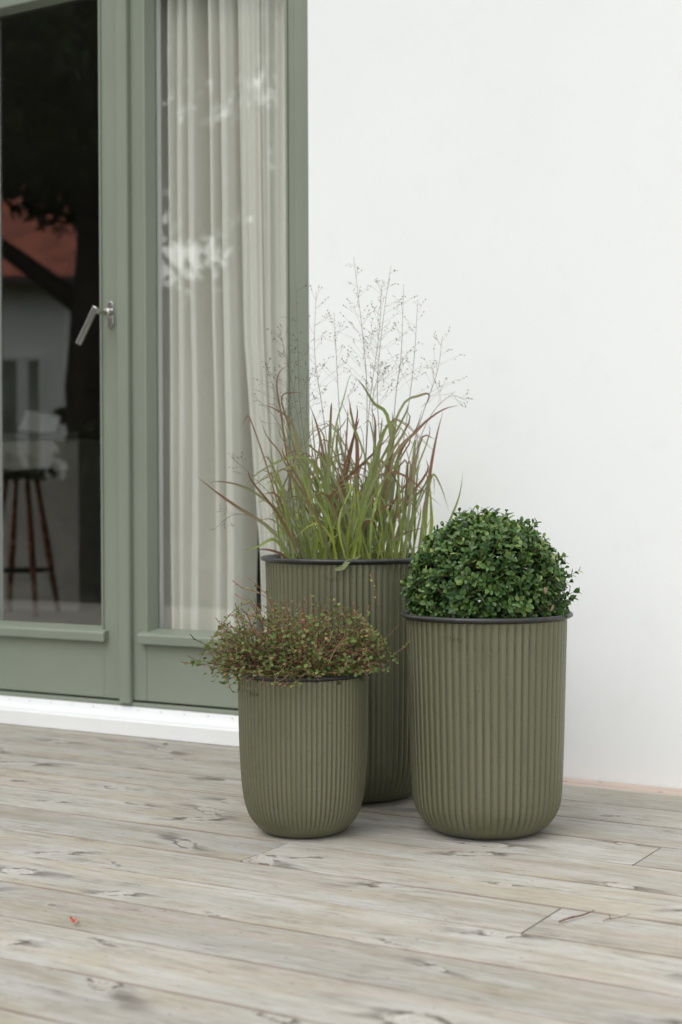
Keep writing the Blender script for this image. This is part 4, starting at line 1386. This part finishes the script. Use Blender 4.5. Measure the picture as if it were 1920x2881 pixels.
# ------------------------------------------------------------------ the garden opposite the door (seen in the glass)
CARD = np.array([(0, 0, 0), (0.35, 0.28, 0.06), (1, 0, -0.05), (0.35, -0.28, 0.06)])


def leaf_cloud(clumps, n, size, seed, squash=0.8):
    rs = np.random.default_rng(seed)
    cl = np.array([c[:3] for c in clumps])
    cr_ = np.array([c[3] for c in clumps])
    pick = rs.choice(len(clumps), n, p=cr_ ** 2 / (cr_ ** 2).sum())
    d = rs.normal(size=(n, 3))
    d /= np.linalg.norm(d, axis=1)[:, None]
    rad = cr_[pick] * rs.uniform(0.45, 1.05, n)
    p = cl[pick] + d * rad[:, None] * np.array([1, 1, squash])
    ax = rs.normal(size=(n, 3)) + d * 0.6
    ax /= np.linalg.norm(ax, axis=1)[:, None]
    nn = rs.normal(size=(n, 3)) * 0.6 + np.array([0, 0, 1.0])
    y = np.cross(nn, ax)
    y /= np.linalg.norm(y, axis=1)[:, None] + 1e-9
    z = np.cross(ax, y)
    s = size * rs.uniform(0.6, 1.4, n)
    V = p[:, None, :] + s[:, None, None] * (CARD[None, :, 0:1] * ax[:, None, :] + CARD[None, :, 1:2] * y[:, None, :] + CARD[None, :, 2:3] * z[:, None, :])
    mb = MB()
    mb.v = [tuple(q) for q in V.reshape(-1, 3)]
    mb.f = [(4 * i, 4 * i + 1, 4 * i + 2, 4 * i + 3) for i in range(n)]
    mb.t = list(np.repeat(np.clip(rs.normal(0.45, 0.22, n), 0.02, 0.98), 4))
    return mb


def garden():
    # large tree
    T = Vector((-8.66, -4.22, -0.22))
    tree = thing('garden_tree', T, 'large dark leafy garden tree mirrored in the door glass', 'tree')
    trunk = MB()
    trunk.tube([(0, 0, -0.1), (0.02, 0.03, 0.8), (-0.03, 0.05, 1.8), (0.05, 0.0, 3.0), (0.1, 0.05, 4.6), (0.1, 0.1, 7.0)], [0.28, 0.19, 0.165, 0.15, 0.13, 0.05], 12)
    limbs = [((0.02, 0.02, 2.45), (-0.55, 0.35, 2.95), (-1.15, 0.75, 3.45), (-2.0, 1.3, 4.3)), ((0.04, 0, 3.0), (0.6, -0.4, 3.9), (1.4, -0.9, 5.0)), ((0.05, 0.0, 3.4), (-0.5, -0.6, 4.6), (-1.3, -1.4, 5.8)), ((0.06, 0.02, 3.8), (0.5, 0.8, 4.9), (0.8, 1.6, 6.0))]
    for l in limbs:
        pa = smooth_path(l, 10)
        trunk.tube(pa, [0.10 * (1 - 0.75 * i / 10) for i in range(10)], 8)
    trunk.build('trunk', MAT['bark'], tree, True)
    rs = random.Random(3)
    cl = [(-0.5, 0.4, 5.9, 2.0), (-1.2, 0.9, 5.4, 2.0), (-2.2, 1.6, 5.2, 1.9), (-0.6, 0.5, 4.17, 0.7), (-1.3, 1.0, 4.17, 0.75), (-2.0, 1.5, 4.22, 0.75), (-0.2, 0.15, 4.27, 0.6), (-2.8, 2.1, 4.42, 0.8), (-1.75, 1.05, 3.95, 0.7), (-1.2, 0.7, 3.9, 0.65), (-0.7, 0.4, 3.88, 0.6), (-0.25, 0.15, 3.85, 0.55), (0.15, -0.1, 3.9, 0.6)]
    for i in range(95):
        a_ = rs.uniform(0, 2 * math.pi)
        q = 3.6 * math.sqrt(rs.random())
        z = rs.uniform(4.05, 8.2)
        lim = 3.7 * (1 - ((z - 5.2) / 3.6) ** 2) ** 0.5 if abs(z - 5.2) < 3.6 else 0.5
        q = min(q, lim)
        if q * (math.cos(a_) * 0.78 - math.sin(a_) * 0.62) > 0.7 and rs.random() < 0.75:
            continue
        cl.append((q * math.cos(a_), q * math.sin(a_), z, rs.uniform(0.55, 0.85)))
    cr_ = leaf_cloud(cl, 75000, 0.15, 5).build('crown', MAT['tree'], tree)
    cr_['kind'] = 'stuff'
    T2 = Vector((-8.1, -6.6, -0.22))
    tree2 = thing('garden_tree', T2, 'second, shorter garden tree beside the hedge, mirrored in the door glass', 'tree')
    trunk = MB()
    trunk.tube([(0, 0, -0.1), (0.03, 0.0, 1.0), (-0.05, 0.04, 2.2), (0.0, 0.1, 4.0), (0.0, 0.0, 6.0)], [0.2, 0.13, 0.11, 0.08, 0.03], 10)
    for l in (((0, 0, 1.6), (0.6, -0.4, 2.4), (1.2, -0.8, 3.4)), ((0, 0, 1.9), (-0.6, 0.5, 2.7), (-1.3, 0.9, 3.6))):
        trunk.tube(smooth_path(l, 8), [0.06 * (1 - 0.1 * i) for i in range(8)], 7)
    trunk.build('trunk', MAT['bark'], tree2, True)
    cl = []
    for i in range(85):
        a_ = rs.uniform(0, 2 * math.pi)
        z = rs.choice([rs.uniform(0.9, 3.4), rs.uniform(0.9, 6.6)])
        lim = 2.6 * max(0.05, 1 - ((z - 3.4) / 3.4) ** 2) ** 0.5
        q = lim * math.sqrt(rs.random())
        if q * (math.cos(a_) * 0.861 - math.sin(a_) * 0.508) < -1.1:
            continue
        cl.append((q * math.cos(a_), q * math.sin(a_), z, rs.uniform(0.45, 0.8)))
    o = leaf_cloud(cl, 34000, 0.14, 15).build('crown', MAT['tree'], tree2)
    o['kind'] = 'stuff'
    # clipped dark hedge
    hd = thing('hedge', (-9.6, -7.6, -0.22), 'tall dark green hedge mirrored in the door glass', 'hedge')
    cl = [(rs.uniform(-0.6, 6.5), rs.uniform(-3.0, -2.2) - 0.25 * k * 0.02, rs.uniform(0.3, 2.3), rs.uniform(0.35, 0.6)) for k in range(90)]
    cl = []
    for k in range(170):
        s_ = rs.uniform(-1.3, 7.5)
        cl.append((s_ * 0.80, -s_ * 0.60 + rs.uniform(-0.3, 0.3), rs.uniform(0.3, 3.1), rs.uniform(0.4, 0.6)))
    o = leaf_cloud(cl, 30000, 0.15, 8).build('foliage', MAT['tree'], hd)
    o['kind'] = 'stuff'
    for k in range(7):
        MB().tube([(0.4 + k * 0.8, -0.3 - k * 0.6, 0.0), (0.4 + k * 0.8, -0.3 - k * 0.6, 1.6)], 0.04, 6).build('stem', MAT['bark'], hd)
    # low hedge along the lawn
    lh = thing('low_hedge', (-8.6, -1.9, -0.22), 'low dark hedge along the lawn, mirrored in the door glass', 'hedge')
    cl = []
    for k in range(120):
        s_ = rs.uniform(-3.5, 5.5)
        cl.append((s_ * 0.78, -s_ * 0.62 + rs.uniform(-0.2, 0.2), rs.uniform(0.2, 1.15), rs.uniform(0.22, 0.36)))
    o = leaf_cloud(cl, 30000, 0.11, 9).build('foliage', MAT['tree'], lh)
    o['kind'] = 'stuff'
    # white neighbouring house with red tiled roof
    ang = math.atan2(0.56, -0.83)
    nh = thing('neighbour_house', (-16.9, -13.7, -0.22), 'white house with red tiled roof mirrored in the door glass', 'house', None, ang)
    # local +x runs along the facade, local -y is the side facing the terrace
    Lh, Dp, Ze = 10.0, 7.0, 4.62
    MB().box(0.22, Lh, 0.0, Dp, 0.0, Ze).build('wall', MAT['wall'], nh)
    m = MB()
    zr = Ze + 2.9
    e0 = (-0.25, -0.55, Ze - 0.1)
    V = [(-0.45, -0.55, Ze - 0.1), (Lh + 0.5, -0.55, Ze - 0.1), (Lh + 0.5, Dp + 0.55, Ze - 0.1), (-0.45, Dp + 0.55, Ze - 0.1), (-0.05, Dp / 2, zr), (Lh - 2.0, Dp / 2, zr)]
    V += [(x, y, z - 0.16) for x, y, z in V]
    m.add(V, [(0, 1, 5, 4), (1, 2, 5), (2, 3, 4, 5), (3, 0, 4), (6, 10, 11, 7), (7, 11, 8), (8, 11, 10, 9), (9, 10, 6), (0, 6, 7, 1), (1, 7, 8, 2), (2, 8, 9, 3), (3, 9, 6, 0)])
    m.build('roof', MAT['tile'], nh)
    MB().box(-0.47, Lh + 0.55, -0.64, -0.552, Ze - 0.26, Ze - 0.12).build('gutter', MAT['fascia'], nh)
    for x0, x1 in ((0.56, 0.92), (0.93, 1.45), (1.46, 2.0), (2.9, 4.0), (5.0, 6.4)):
        wdw = MB()
        for a_, b_ in ((x0, x0 + 0.085), (x1 - 0.085, x1)):
            wdw.box(a_, b_, -0.09, -0.002, 0.95, 3.25)
        wdw.box(x0 + 0.085, x1 - 0.085, -0.085, -0.002, 0.95, 1.05).box(x0 + 0.085, x1 - 0.085, -0.085, -0.002, 3.15, 3.25)
        f = wdw.build('window', MAT['white'], nh)
        MB().box(x0 + 0.085, x1 - 0.085, -0.04, -0.02, 1.05, 3.15).build('pane', MAT['pane'], f)


garden()
